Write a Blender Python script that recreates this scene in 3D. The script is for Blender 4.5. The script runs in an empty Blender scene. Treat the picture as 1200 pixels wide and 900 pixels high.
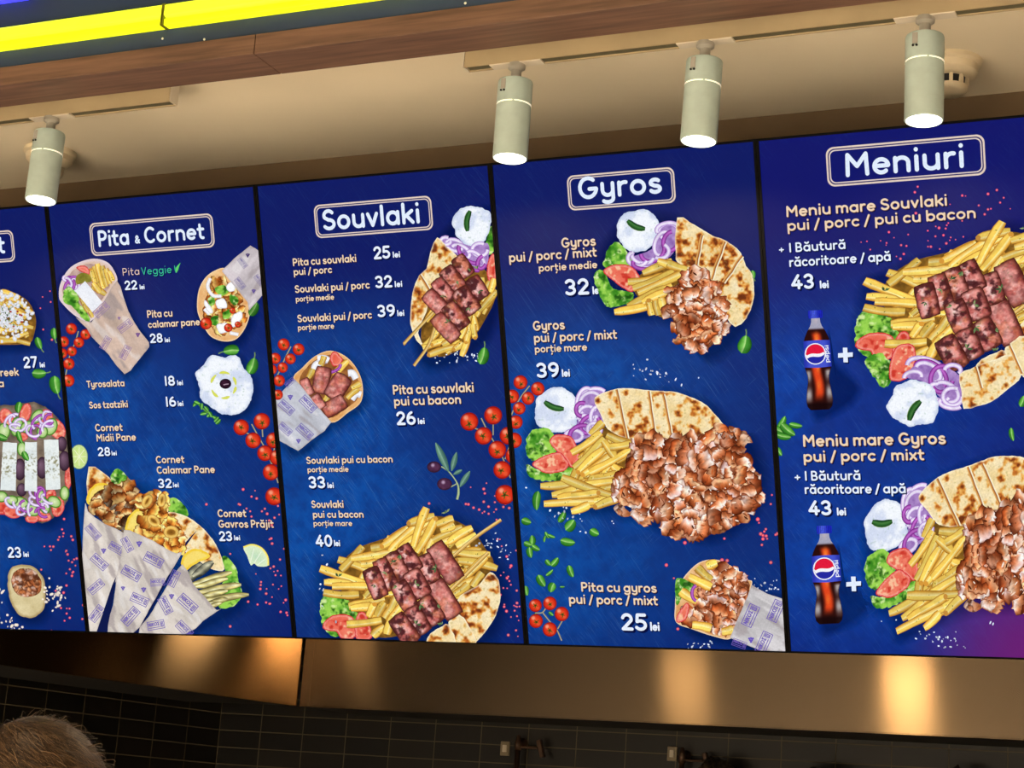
import bpy, bmesh, math, random
import numpy as np
from mathutils import Vector, Matrix
from mathutils.geometry import delaunay_2d_cdt

# ------------------------------------------------------------------ camera, world, lights
scene = bpy.context.scene
C = scene.collection
F_PX = 2178.288
TILT = math.radians(20)
Z0 = 1.94                                        # underside of the menu boards
CAM = np.array([3.37682296, -4.38487246, 1.50246686])
RWC = np.array([[0.90799042, 0.41310553, 0.06998008],
                [-0.03237644, 0.23569821, -0.97128684],
                [-0.41773814, 0.87965344, 0.22738661]])   # rows: camera right, down, forward
cd = bpy.data.cameras.new('camera')
cam = bpy.data.objects.new('camera', cd)
C.objects.link(cam)
cd.sensor_fit = 'HORIZONTAL'
cd.sensor_width = 36.0
cd.lens = F_PX * 36.0 / 1200.0
cd.clip_start = 0.05
_m = Matrix(((RWC[0][0], -RWC[1][0], -RWC[2][0], CAM[0]),
             (RWC[0][1], -RWC[1][1], -RWC[2][1], CAM[1]),
             (RWC[0][2], -RWC[1][2], -RWC[2][2], CAM[2]), (0, 0, 0, 1)))
cam.matrix_world = _m
scene.camera = cam

vs = scene.view_settings
scene.display_settings.display_device = 'sRGB'
vs.view_transform = 'Standard'
vs.look = 'None'
vs.exposure = 0.0
vs.gamma = 1.0
vs.use_curve_mapping = False

world = bpy.data.worlds.new('world')
scene.world = world
world.use_nodes = True
bg = world.node_tree.nodes['Background']
bg.inputs[0].default_value = (1.0, 0.80, 0.58, 1)
bg.inputs[1].default_value = 0.11


def add_light(name, kind, loc, energy, color, rot=(0, 0, 0), **kw):
    l = bpy.data.lights.new(name, kind)
    l.energy = energy
    l.color = color
    for k, v in kw.items():
        setattr(l, k, v)
    o = bpy.data.objects.new(name, l)
    o.location = loc
    o.rotation_euler = rot
    C.objects.link(o)
    return o


WARM = (1.0, 0.74, 0.46)
# added fill spots out of view: their floor pools bounce up to the soffit
for hx, hy, he in ((-1.5, -5.6, 3700), (1.6, -5.8, 3700), (4.8, -5.6, 3700), (-1.0, -8.2, 3700), (2.2, -8.2, 3700), (5.4, -8.2, 3700), (0.4, -11, 3700), (4.0, -11, 3700)):
    add_light('hall_bounce_fill', 'SPOT', (hx, hy, 3.9), he, (1, .90, .77), (0, 0, 0), spot_size=math.radians(84), spot_blend=.6, shadow_soft_size=.12)
add_light('hair_fill_light', 'SPOT', (1.9, -2.9, 3.9), 60, (1, .76, .48), (0, 0, 0), spot_size=math.radians(50), spot_blend=.6, shadow_soft_size=.10)  # added fill spot that lights the visitor's hair; no such lamp in view
# added upward fill below the view, for the soffit and spot housings
add_light('upward_fill_light', 'AREA', (1.6, -1.5, 1.02), 14, (1.0, .80, .56), (math.pi, 0, 0), shape='RECTANGLE', size=5.5, size_y=0.9)
# added lamps hidden behind the boards, placed to streak the steel hoods
for kx, ky, ke, kr, cone in ((-.49, 1.62, 2.0, 0, 165), (-.10, 1.76, 48, 66, 96), (0.84, 1.25, 10, 0, 165), (1.74, 1.25, 25, 0, 165)):
    add_light('hood_streak_light', 'SPOT', (kx, ky, 2.27), ke, (1.0, .70, .36), (math.radians(6), math.radians(kr), 0),
              spot_size=math.radians(cone), spot_blend=.5, shadow_soft_size=.10)

# ------------------------------------------------------------------ helpers
H2 = np.array


def lin(c):
    c = np.asarray(c, float) / 255.0
    return np.where(c <= 0.04045, c / 12.92, ((np.clip(c, 0, None) + 0.055) / 1.055) ** 2.4)


def L4(c):
    a = lin(c)
    return (float(a[0]), float(a[1]), float(a[2]), 1.0)


def tag(o, label=None, cat=None, group=None, kind=None):
    if label: o['label'] = label
    if cat: o['category'] = cat
    if group: o['group'] = group
    if kind: o['kind'] = kind
    return o


def empty(name, loc, rot=(0, 0, 0)):
    o = bpy.data.objects.new(name, None)
    o.location = loc
    o.rotation_euler = rot
    o.empty_display_size = .05
    C.objects.link(o)
    return o


def nodes_of(m):
    m.use_nodes = True
    nt = m.node_tree
    return nt, nt.nodes, nt.links, nt.nodes['Principled BSDF']


def mat(name, col, rough=.5, metal=0.0, noise=0.0, nscale=8, stretch=(1, 1, 1), emit=None, estr=1.0, bump=0.0, col2=None):
    m = bpy.data.materials.new(name)
    nt, N, L, b = nodes_of(m)
    b.inputs['Base Color'].default_value = L4(col)
    b.inputs['Roughness'].default_value = rough
    b.inputs['Metallic'].default_value = metal
    if emit is not None:
        b.inputs['Emission Color'].default_value = L4(emit)
        b.inputs['Emission Strength'].default_value = estr
    if noise or bump or col2:
        tc = N.new('ShaderNodeTexCoord')
        mp = N.new('ShaderNodeMapping')
        mp.inputs['Scale'].default_value = stretch
        nz = N.new('ShaderNodeTexNoise')
        nz.inputs['Scale'].default_value = nscale
        nz.inputs['Detail'].default_value = 6
        L.new(tc.outputs['Object'], mp.inputs[0])
        L.new(mp.outputs[0], nz.inputs['Vector'])
        if noise or col2:
            mx = N.new('ShaderNodeMix')
            mx.data_type = 'RGBA'
            mx.inputs[6].default_value = L4(col)
            c2 = col2 if col2 is not None else [max(0, v * (1 - noise)) for v in col]
            mx.inputs[7].default_value = L4(c2)
            rp = N.new('ShaderNodeValToRGB')
            rp.color_ramp.elements[0].position = .35
            rp.color_ramp.elements[1].position = .68
            L.new(nz.outputs[0], rp.inputs[0])
            L.new(rp.outputs[0], mx.inputs[0])
            L.new(mx.outputs[2], b.inputs['Base Color'])
        if bump:
            bp = N.new('ShaderNodeBump')
            bp.inputs['Strength'].default_value = bump
            bp.inputs['Distance'].default_value = .01
            L.new(nz.outputs[0], bp.inputs['Height'])
            L.new(bp.outputs[0], b.inputs['Normal'])
    return m


def obj(name, bm, m, parent=None, smooth=False):
    me = bpy.data.meshes.new(name)
    bm.to_mesh(me)
    bm.free()
    me.materials.append(m)
    if smooth:
        for p in me.polygons: p.use_smooth = True
    o = bpy.data.objects.new(name, me)
    C.objects.link(o)
    if parent: o.parent = parent
    return o


def box(bm, x0, x1, y0, y1, z0, z1, bevel=0.0, M=None):
    g = bmesh.ops.create_cube(bm, size=1)
    vv = g['verts']
    T = Matrix.Translation(((x0 + x1) / 2, (y0 + y1) / 2, (z0 + z1) / 2)) @ Matrix.Diagonal((abs(x1 - x0), abs(y1 - y0), abs(z1 - z0), 1))
    bmesh.ops.transform(bm, matrix=T, verts=vv)
    if bevel:
        ee = list({e for v in vv for e in v.link_edges})
        r = bmesh.ops.bevel(bm, geom=ee, offset=bevel, segments=2, affect='EDGES', profile=.5)
        vv = list({v for f in r['faces'] for v in f.verts} | {v for v in vv if v.is_valid})
    if M is not None:
        bmesh.ops.transform(bm, matrix=M, verts=[v for v in vv if v.is_valid])


def boxo(name, m, dims, parent=None, bevel=0.0):
    bm = bmesh.new()
    box(bm, *dims, bevel=bevel)
    return obj(name, bm, m, parent)


def lathe(bm, prof, n=40, M=None, cap=True):
    rings = []
    for r, z in prof:
        rings.append([bm.verts.new((r * math.cos(2 * math.pi * k / n), r * math.sin(2 * math.pi * k / n), z)) for k in range(n)])
    for a, b in zip(rings, rings[1:]):
        for k in range(n):
            bm.faces.new((a[k], a[(k + 1) % n], b[(k + 1) % n], b[k]))
    if cap:
        if prof[0][0] > 1e-6: bm.faces.new(rings[0][::-1])
        if prof[-1][0] > 1e-6: bm.faces.new(rings[-1])
    if M is not None:
        bmesh.ops.transform(bm, matrix=M, verts=[v for r in rings for v in r])
    bmesh.ops.recalc_face_normals(bm, faces=bm.faces[:])


def struct(name, bm, m, parent=None):
    o = obj(name, bm, m, parent)
    o['kind'] = 'structure'
    return o


# ------------------------------------------------------------------ setting materials
ZC = 3.3685            # soffit ceiling above the boards
M_ceil = mat('cream_ceiling_paint', (236, 224, 198), .85, noise=.05, nscale=1.3)
M_bulk = mat('brown_painted_board', (118, 98, 72), .8, noise=.12, nscale=3)
M_floor = mat('pale_floor_tile', (214, 202, 184), .5, noise=.1, nscale=2)
M_navy = mat('navy_fascia_panel', (40, 58, 92), .55, noise=.1, nscale=4)
M_dark = mat('dark_kitchen_paint', (26, 24, 22), .8, noise=.3, nscale=3)
M_hall = mat('hall_wall_plaster', (120, 108, 92), .9, noise=.1, nscale=1)

# wood
M_wood = bpy.data.materials.new('brown_wood_veneer')
nt, N, L, b = nodes_of(M_wood)
tc = N.new('ShaderNodeTexCoord'); mp = N.new('ShaderNodeMapping')
mp.inputs['Scale'].default_value = (1.2, 22, 22)
nz = N.new('ShaderNodeTexNoise'); nz.inputs['Scale'].default_value = 3.2; nz.inputs['Detail'].default_value = 8
rp = N.new('ShaderNodeValToRGB')
rp.color_ramp.elements[0].position = .3; rp.color_ramp.elements[0].color = L4((88, 66, 52))
rp.color_ramp.elements[1].position = .72; rp.color_ramp.elements[1].color = L4((130, 98, 78))
L.new(tc.outputs['Object'], mp.inputs[0]); L.new(mp.outputs[0], nz.inputs['Vector'])
L.new(nz.outputs[0], rp.inputs[0]); L.new(rp.outputs[0], b.inputs['Base Color'])
b.inputs['Roughness'].default_value = .55

# dark tiles
def tile_mat(name, rot):
    m = bpy.data.materials.new(name)
    nt, N, L, b = nodes_of(m)
    tc = N.new('ShaderNodeTexCoord'); mp = N.new('ShaderNodeMapping')
    mp.inputs['Rotation'].default_value = rot
    br = N.new('ShaderNodeTexBrick')
    br.offset = 0.0
    br.squash = 1.0
    br.inputs['Scale'].default_value = 1.0
    br.inputs['Brick Width'].default_value = .2085
    br.inputs['Row Height'].default_value = .0715
    br.inputs['Mortar Size'].default_value = .0022
    br.inputs['Mortar Smooth'].default_value = .2
    br.inputs['Bias'].default_value = -.3
    br.inputs['Color1'].default_value = L4((20, 19, 16))
    br.inputs['Color2'].default_value = L4((34, 30, 24))
    br.inputs['Mortar'].default_value = L4((98, 88, 66))
    L.new(tc.outputs['Object'], mp.inputs[0]); L.new(mp.outputs[0], br.inputs['Vector'])
    L.new(br.outputs['Color'], b.inputs['Base Color'])
    mr = N.new('ShaderNodeMapRange')
    mr.inputs[3].default_value = .32; mr.inputs[4].default_value = .8
    L.new(br.outputs['Fac'], mr.inputs[0]); L.new(mr.outputs[0], b.inputs['Roughness'])
    bp = N.new('ShaderNodeBump'); bp.inputs['Strength'].default_value = .4; bp.inputs['Distance'].default_value = .002; bp.invert = True
    L.new(br.outputs['Fac'], bp.inputs['Height']); L.new(bp.outputs[0], b.inputs['Normal'])
    return m


M_tile = tile_mat('dark_glazed_tile', (math.radians(90), 0, 0))

# brushed steel
M_steel = bpy.data.materials.new('brushed_steel')
nt, N, L, b = nodes_of(M_steel)
b.inputs['Base Color'].default_value = L4((128, 110, 88))
b.inputs['Metallic'].default_value = 1.0
tc = N.new('ShaderNodeTexCoord'); mp = N.new('ShaderNodeMapping')
mp.inputs['Scale'].default_value = (3, 3, 260)
nz = N.new('ShaderNodeTexNoise'); nz.inputs['Scale'].default_value = 4; nz.inputs['Detail'].default_value = 4
L.new(tc.outputs['Object'], mp.inputs[0]); L.new(mp.outputs[0], nz.inputs['Vector'])
mr = N.new('ShaderNodeMapRange'); mr.inputs[3].default_value = .21; mr.inputs[4].default_value = .29
L.new(nz.outputs[0], mr.inputs[0]); L.new(mr.outputs[0], b.inputs['Roughness'])
b.inputs['Anisotropic'].default_value = .96
b.inputs['Anisotropic Rotation'].default_value = .25
tg = N.new('ShaderNodeTangent'); tg.direction_type = 'RADIAL'; tg.axis = 'Z'
L.new(tg.outputs[0], b.inputs['Tangent'])

# ------------------------------------------------------------------ setting geometry
bm = bmesh.new(); box(bm, -8, 10, -15, 3.2, -.1, 0); struct('floor', bm, M_floor)
bm = bmesh.new(); box(bm, -6, 8, -.70, .08, ZC, ZC + .06); struct('ceiling', bm, M_ceil)
bm = bmesh.new(); box(bm, -6, 8, .08, .2, 2.1, ZC + .06); struct('wall_front', bm, M_bulk)          # bulkhead behind the boards
bm = bmesh.new(); box(bm, -6, 8, .2, 3.2, 3.0, 3.06); struct('ceiling_kitchen', bm, M_dark)
bm = bmesh.new(); box(bm, -8, 10, -15, -.83, 4.3, 4.36); struct('ceiling_hall', bm, M_hall)

# tile walls meeting in an inside corner
TA = math.radians(-96.5)
tcx, tcy = -1.168, 2.5
bm = bmesh.new(); box(bm, 0, 11, 0, .1, 0, 3.0)
o = struct('wall_back', bm, M_tile); o.location = (tcx, tcy, 0.001)
# brick rows line up with the photo's grout lines: shift texture by moving the mesh inside the object
for v in o.data.vertices: v.co.z += -0.012; v.co.x += 0.0
bm = bmesh.new(); box(bm, 0, 4.2, -.1, 0, 0, 3.0)
o = struct('wall_left', bm, M_tile); o.location = (tcx, tcy, 0.001); o.rotation_euler = (0, 0, TA)
for v in o.data.vertices: v.co.z += -0.012

# wood-clad beam with navy fascia above
beam = bpy.data.objects.new('trim_1', None); C.objects.link(beam); beam.location = (1.5, -.765, 3.28); beam['kind'] = 'structure'
JX = .925
for k, (xa, xb) in enumerate(((-5.0, JX - .001), (JX + .001, 6.0))):
    bm = bmesh.new(); box(bm, xa - 1.5, xb - 1.5, -.065, .065, 0, .052, bevel=.0015)
    obj('wood_cladding', bm, M_wood, beam)
bm = bmesh.new(); box(bm, -6.5, 4.5, -.055, .06, .052, 1.02); obj('fascia_panel', bm, M_navy, beam)
M_white = mat('white_screw_paint', (235, 235, 228), .5, noise=.05)
for sx, sz in ((.639, 3.358), (.767, 3.341), (1.493, 3.346)):
    bm = bmesh.new(); lathe(bm, [(.0032, 0), (.0032, .0015), (.0018, .0028)], 12, Matrix.Translation((sx - 1.5, -.055, sz - 3.28)) @ Matrix.Rotation(math.radians(90), 4, 'X'))
    obj('screw', bm, M_white, beam)

# ------------------------------------------------------------------ light strips on the fascia
def glow_mat(name, col, strength, seamcol=None):
    m = bpy.data.materials.new(name)
    nt, N, L, b = nodes_of(m)
    b.inputs['Base Color'].default_value = L4(col)
    b.inputs['Roughness'].default_value = .3
    tc = N.new('ShaderNodeTexCoord'); nz = N.new('ShaderNodeTexNoise')
    nz.inputs['Scale'].default_value = 3
    L.new(tc.outputs['Object'], nz.inputs['Vector'])
    mx = N.new('ShaderNodeMix'); mx.data_type = 'RGBA'
    mx.inputs[6].default_value = L4(col); mx.inputs[7].default_value = L4([v * .96 for v in col])
    L.new(nz.outputs[0], mx.inputs[0]); L.new(mx.outputs[2], b.inputs['Emission Color'])
    b.inputs['Emission Strength'].default_value = strength
    return m


M_yellow = glow_mat('lit_yellow_acrylic', (232, 250, 44), 1.0)
M_yellow_edge = glow_mat('lit_yellow_acrylic_edge', (228, 238, 18), .95)
M_blue = glow_mat('lit_blue_acrylic', (60, 60, 250), 1.6)
M_endcap = mat('olive_end_cap', (120, 124, 20), .5, noise=.1)
for name, xa, xb, lab in (('light_strip', -4.0, .650, 'glowing yellow light strip on navy fascia, left of the joint'),
                          ('light_strip', .656, 3.2, 'glowing yellow light strip on navy fascia, right of the joint')):
    t = empty(name, ((xa + xb) / 2, -.821, 3.3805))
    tag(t, lab, 'light strip', 'yellow light strips on the fascia')
    w = (xb - xa) / 2
    bm = bmesh.new()
    # slanted lens profile, extruded along x
    prof = [(0, 0.0235), (-.024, .0235), (-.030, .028), (-.030, .052), (-.024, .058), (0, .058)]
    a = [bm.verts.new((-w, y, z)) for y, z in prof]; c = [bm.verts.new((w, y, z)) for y, z in prof]
    n = len(prof)
    for i in range(n): bm.faces.new((a[i], a[(i + 1) % n], c[(i + 1) % n], c[i]))
    bm.faces.new(a[::-1]); bm.faces.new(c)
    bmesh.ops.recalc_face_normals(bm, faces=bm.faces[:])
    obj('lens', bm, M_yellow, t)
    bm = bmesh.new(); box(bm, -w, w, -.027, 0, .0, .0188, bevel=.003); obj('lower_lip', bm, M_yellow_edge, t)
    bm = bmesh.new()
    box(bm, (w - .002) if xb < 1 else -w - .002, (w + .0015) if xb < 1 else -w + .0015, -.0305, 0, -.001, .0585); obj('end_cap', bm, M_endcap, t)
t = empty('blue_light_strip', (-1.9, -.821, 3.517))
tag(t, 'glowing blue light on the navy fascia above the yellow strip', 'light strip')
bm = bmesh.new(); box(bm, -2.2, 2.10, -.03, 0, 0, .045, bevel=.008); obj('lens', bm, M_blue, t)
bm = bmesh.new(); box(bm, -2.2, 2.105, -.006, 0, .045, .06); obj('mounting_rail', bm, M_navy, t)

# ------------------------------------------------------------------ track and spots
M_track = mat('beige_track_enamel', (176, 158, 124), .5, noise=.06)
M_slot = mat('track_slot_shadow_plastic', (92, 88, 66), .7, noise=.1)
M_spot = mat('pale_grey_spot_enamel', (188, 208, 200), .42, noise=.05, nscale=30)
M_stem = mat('grey_stem_enamel', (172, 168, 156), .45, noise=.05)
M_adapt = mat('cream_adapter_plastic', (226, 216, 196), .5, noise=.05)
M_lens = mat('lit_lamp_glass', (255, 250, 235), .2, emit=(255, 246, 226), estr=9)
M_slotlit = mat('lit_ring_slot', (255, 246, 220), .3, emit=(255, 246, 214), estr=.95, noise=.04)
M_chrome = mat('bright_ring_metal', (235, 232, 222), .15, metal=1, noise=.04)
M_black = mat('black_plastic', (16, 16, 18), .4, noise=.2)
TY0, TY1 = -.596, -.563
TZ = 3.29                         # underside of the tracks
for xa, xb, lab in ((-3.6, .514, 'short beige lighting track under the ceiling at upper left'),
                    (1.384, 5.2, 'long beige lighting track carrying the three right-hand spotlights')):
    t = empty('lighting_track', ((xa + xb) / 2, (TY0 + TY1) / 2, TZ)); tag(t, lab, 'lighting track', 'ceiling lighting tracks')
    w = (xb - xa) / 2; d = .017
    bm = bmesh.new()
    box(bm, -w, w, -d, -d + .004, 0, ZC - TZ); box(bm, -w, w, d - .004, d, 0, ZC - TZ); box(bm, -w + .001, w - .001, -d + .0035, d - .0035, .022, ZC - TZ - .001)
    obj('channel', bm, M_track, t)
    boxo('slot', M_slot, (-w + .004, w - .004, -d + .0039, d - .0039, .0035, .0215), t)
    for s in (-1, 1):
        boxo('end_cap', M_adapt, (s * w - .002, s * w + .002, -d, d, 0, ZC - TZ), t)


def spot(x, lean, label):
    t = empty('track_spotlight', (x, (TY0 + TY1) / 2, TZ)); tag(t, label, 'spotlight', 'track spotlights')
    boxo('adapter', M_adapt, (-.068, .068, -.0155, .0155, -.0022, .003), t, bevel=.001)
    bm = bmesh.new(); lathe(bm, [(.0, .0), (.02, .0), (.021, -.003), (.021, -.012), (.017, -.015), (.0125, -.017), (.0125, -.05)], 28); st_ = obj('stem', bm, M_stem, t, True); st_.modifiers.new('edge', 'EDGE_SPLIT').split_angle = math.radians(30)
    R = Matrix.Translation((0, 0, -.046)) @ Matrix.Rotation(lean[0], 4, 'Y') @ Matrix.Rotation(lean[1], 4, 'X')
    r = .0425
    bm = bmesh.new(); lathe(bm, [(0, 0), (r - .005, 0), (r - .0012, -.0012), (r, -.005), (r, -.0605), (r - .002, -.062), (r - .002, -.0645), (r, -.066), (r, -.196), (r - .002, -.1985), (r - .0035, -.1985), (r - .0035, -.188), (0, -.188)], 56, R, cap=False)
    h = obj('housing', bm, M_spot, t, True)
    md = h.modifiers.new('edge', 'EDGE_SPLIT'); md.split_angle = math.radians(35)
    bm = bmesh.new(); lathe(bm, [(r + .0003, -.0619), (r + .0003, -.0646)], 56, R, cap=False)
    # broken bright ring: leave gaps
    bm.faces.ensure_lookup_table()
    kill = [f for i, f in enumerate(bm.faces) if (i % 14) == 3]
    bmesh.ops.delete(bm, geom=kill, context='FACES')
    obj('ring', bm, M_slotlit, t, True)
    bm = bmesh.new(); lathe(bm, [(0, -.1895), (r - .0038, -.1895), (r - .0038, -.193), (r - .007, -.1955), (0, -.1970)], 48, R, cap=False); obj('lens', bm, M_lens, t, True)
    bm = bmesh.new(); box(bm, -.018, -.006, -r - .0012, -r + .003, -.032, -.006, bevel=.001, M=R); obj('hinge_arm', bm, M_stem, t)
    bm = bmesh.new()
    for dx in (-.018, -.010):
        lathe(bm, [(0, 0), (.0026, 0), (.0026, .002), (0, .0025)], 12, R @ Matrix.Translation((dx + .002, -r - .001, -.037)) @ Matrix.Rotation(math.radians(90), 4, 'X'))
    obj('screw', bm, M_black, t)
    l = bpy.data.lights.new('spotlight_beam', 'SPOT'); l.energy = 24; l.color = WARM
    l.spot_size = math.radians(166); l.spot_blend = .5; l.shadow_soft_size = .03
    lo = bpy.data.objects.new('lamp', l); C.objects.link(lo); lo.parent = t
    lo.matrix_local = R @ Matrix.Translation((0, 0, -.2))


spot(.113, (math.radians(-1.5), math.radians(-2)), 'leftmost track spotlight, alone on the short left track')
spot(1.521, (math.radians(0), 0), 'leftmost of the three spotlights on the long right track, above the Gyros board edge')
spot(2.004, (math.radians(1.5), 0), 'middle spotlight of the three on the long right track')
spot(2.515, (math.radians(-.5), 0), 'rightmost track spotlight, hanging in front of a smoke detector')

# ------------------------------------------------------------------ smoke detectors
M_det = mat('cream_detector_plastic', (216, 202, 172), .5, noise=.05, nscale=20)
def detector(x, y, r, label):
    t = empty('smoke_detector', (x, y, ZC)); tag(t, label, 'smoke detector', 'ceiling smoke detectors')
    k = r / .058
    bm = bmesh.new(); lathe(bm, [(0, 0), (.058 * k, 0), (.058 * k, -.008 * k), (.0565 * k, -.010 * k), (.052 * k, -.012 * k), (.050 * k, -.024 * k), (.043 * k, -.031 * k), (.035 * k, -.034 * k), (0, -.034 * k)], 48); obj('base', bm, M_det, t, True).modifiers.new('edge', 'EDGE_SPLIT')
    bm = bmesh.new(); lathe(bm, [(.030 * k, -.034 * k), (.028 * k, -.050 * k), (0, -.050 * k)], 40, cap=False); obj('chamber', bm, M_black, t)
    bm = bmesh.new()
    for i in range(10):
        R = Matrix.Rotation(2 * math.pi * i / 10, 4, 'Z')
        box(bm, .0285 * k, .0345 * k, -.003 * k, .003 * k, -.0505 * k, -.033 * k, M=R)
    obj('grille', bm, M_det, t)
    bm = bmesh.new(); lathe(bm, [(.0335 * k, -.049 * k), (.033 * k, -.055 * k), (.027 * k, -.060 * k), (0, -.061 * k)], 40, cap=False); obj('cap', bm, M_det, t, True)
detector(2.478, -.147, .079, 'round cream smoke detector behind the rightmost spotlight')
detector(-.222, -.176, .079, 'round cream smoke detector behind the leftmost spotlight')

# ------------------------------------------------------------------ kitchen: hoods, pipework
def hood(name, loc, rotz, length, flip, label):
    t = empty(name, loc, (0, 0, rotz)); tag(t, label, 'extractor hood')
    s = -1 if flip else 1
    y0, y1 = (0, .62 * s)
    a, c = min(y0, y1), max(y0, y1)
    f0, f1 = (0, .004 * s)
    boxo('front_panel', M_steel, (0, length, min(f0, f1), max(f0, f1), 0, .75), t, bevel=.001)
    boxo('filter_housing', M_dark, (0.002, length - .002, min(.005 * s, y1 * .93), max(.005 * s, y1 * .80), .0, .75), t)  # dark underside set low to stand in for the shadow band under the hood
    boxo('bottom_rim', M_steel, (0, length, min(.0, .03 * s), max(0, .03 * s), -.002, .002), t)
    return t
hz = 1.877
h1 = hood('extractor_hood', (-.478, 2.0, hz), 0, 5.2, False, 'long stainless steel hood front running right below the boards')
HA = math.radians(-98.1)
h2 = hood('extractor_hood', (-.484, 1.994, hz), HA, 1.95, True, 'stainless steel hood front at left, turned toward the viewer')
boxo('joint_flange', M_steel, (.004, .045, -.003, 0, .001, .748), h1, bevel=.0008)

M_pipe = mat('dull_bronze_pipe', (96, 72, 56), .4, metal=.6, noise=.2, nscale=20)
M_plate = mat('cream_switch_plastic', (150, 136, 108), .5, noise=.1)
def tap(x, z, lever, label):
    t = empty('pot_filler_tap', (x, 2.499, z)); tag(t, label, 'tap')
    bm = bmesh.new(); lathe(bm, [(0, 0), (.011, 0), (.011, -.28), (.014, -.282), (.014, -.30), (0, -.30)], 20, Matrix.Translation((0, -.05, -.01))); obj('riser_pipe', bm, M_pipe, t, True)
    bm = bmesh.new(); lathe(bm, [(0, .03), (.007, .028), (.010, .012), (.014, .0), (.014, -.03), (0, -.03)], 20, Matrix.Translation((0, -.05, 0))); obj('valve_cap', bm, M_pipe, t, True)
    bm = bmesh.new(); lathe(bm, [(0, 0), (.02, 0), (.02, .008), (.009, .012), (.009, .05)], 20, Matrix.Rotation(math.radians(90), 4, 'X')); obj('wall_flange', bm, M_pipe, t, True)
    bm = bmesh.new()
    lathe(bm, [(0, 0), (.005, 0), (.005, .075), (0, .075)], 14, Matrix.Translation((.01, -.05, -.018)) @ Matrix.Rotation(math.radians(90), 4, 'Y'))
    box(bm, -.009, .009, -.012, .012, -.035, .035, bevel=.003, M=Matrix.Translation((.10, -.05, -.02)) @ Matrix.Rotation(math.radians(-18), 4, 'Y'))
    obj('lever', bm, M_pipe, t)
tap(.272, 1.80, 1, 'bronze tap with lever on the dark tiles, left one below hood')
tap(.960, 1.785, 1, 'bronze tap with lever on the dark tiles, right one below hood')
def plate(x, z, label):
    t = empty('wall_switch', (x, 2.499, z)); tag(t, label, 'switch', 'small switches on the tiles')
    bm = bmesh.new(); box(bm, -.02, .02, -.012, 0, -.028, .028, bevel=.003); obj('face_plate', bm, M_plate, t)
    bm = bmesh.new(); box(bm, -.009, .009, -.017, -.010, -.014, .014, bevel=.002); obj('rocker', bm, M_adapt, t)
plate(.197, 1.775, 'small cream wall switch left of the left bronze tap')
plate(.905, 1.790, 'small cream wall switch left of the right bronze tap')

# crumpled dark foil bundles on a wall shelf, only their tops in view
M_foil = mat('crumpled_dark_foil', (92, 80, 66), .32, metal=.7, noise=.5, nscale=60, bump=.6)
boxo('wall_shelf', mat('shelf_steel', (80, 72, 60), .4, metal=.8, noise=.1), (.85, 3.4, 2.2, 2.499, 1.40, 1.425))
tag(bpy.data.objects['wall_shelf'], 'steel wall shelf on dark tiles below the hood', 'shelf')
rng = random.Random(5)
from mathutils import noise as mnoise
for i, (x, top, rx, lab) in enumerate(((1.13, 1.775, .10, 'crumpled foil bundle beside the right bronze tap'),
                                  (1.52, 1.765, .16, 'wide crumpled foil bundle in the middle of shelf'),
                                  (2.02, 1.785, .15, 'crumpled foil bundle under the bright end of the hood'))):
    t = empty('foil_bundle', (x, 2.35, 1.425)); tag(t, lab, 'bundle', 'foil bundles on the shelf')
    bm = bmesh.new(); bmesh.ops.create_icosphere(bm, subdivisions=5, radius=1)
    hgt = (top - 1.425) / 2
    for v in bm.verts:
        n = v.co.normalized()
        k = 1 + .16 * mnoise.noise(n * 2.5 + Vector((i * 7, 0, 0))) + .12 * abs(mnoise.noise(n * 8 + Vector((0, i * 5, 0)))) - .05
        v.co = Vector((n.x * rx * k, n.y * .11 * k, max(-hgt, n.z * hgt * k) + hgt))
    obj('wrapping', bm, M_foil, t)
    bm = bmesh.new(); lathe(bm, [(rx * .55, .02), (rx * .62, .03), (rx * .62, .05), (rx * .55, .06)], 24, Matrix.Diagonal((1, .7, 1, 1))); obj('band', bm, M_black, t)

# ------------------------------------------------------------------ menu boards: the screen image is built as thin flat inlays
PITCH = .695
BH = 1.2371                       # board height
DW, DZ0, DZ1 = PITCH - .0140, .0045, BH - .0060   # lit area
_ct, _st = math.cos(TILT), math.sin(TILT)
NRM = np.array([0, _ct, _st]); UPV = np.array([0, -_st, _ct])
ORG = np.array([0, 0, Z0])


def S(P):
    """photo point(s) -> (x, z) on the common plane of the boards"""
    P = np.atleast_2d(np.asarray(P, float))
    d = np.stack([(P[:, 0] - 600) / F_PX, (P[:, 1] - 450) / F_PX, np.ones(len(P))], 1) @ RWC
    k = ((ORG - CAM) @ NRM) / (d @ NRM)
    q = CAM + d * k[:, None] - ORG
    return np.stack([q[:, 0], q @ UPV], 1)


# ---- numpy noise
def _hash(ix, iy, seed):
    n = (ix.astype(np.int64) * 374761393 + iy.astype(np.int64) * 668265263 + seed * 1442695041) & 0x7fffffff
    n = ((n ^ (n >> 13)) * 1274126177) & 0x7fffffff
    return ((n ^ (n >> 16)) & 0xffff) / 65535.0


def vn(P, s, seed=0):
    q = P / s
    i = np.floor(q).astype(np.int64); f = q - i; f = f * f * (3 - 2 * f)
    a = _hash(i[:, 0], i[:, 1], seed); b = _hash(i[:, 0] + 1, i[:, 1], seed)
    c = _hash(i[:, 0], i[:, 1] + 1, seed); d = _hash(i[:, 0] + 1, i[:, 1] + 1, seed)
    return (a * (1 - f[:, 0]) + b * f[:, 0]) * (1 - f[:, 1]) + (c * (1 - f[:, 0]) + d * f[:, 0]) * f[:, 1]


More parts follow.
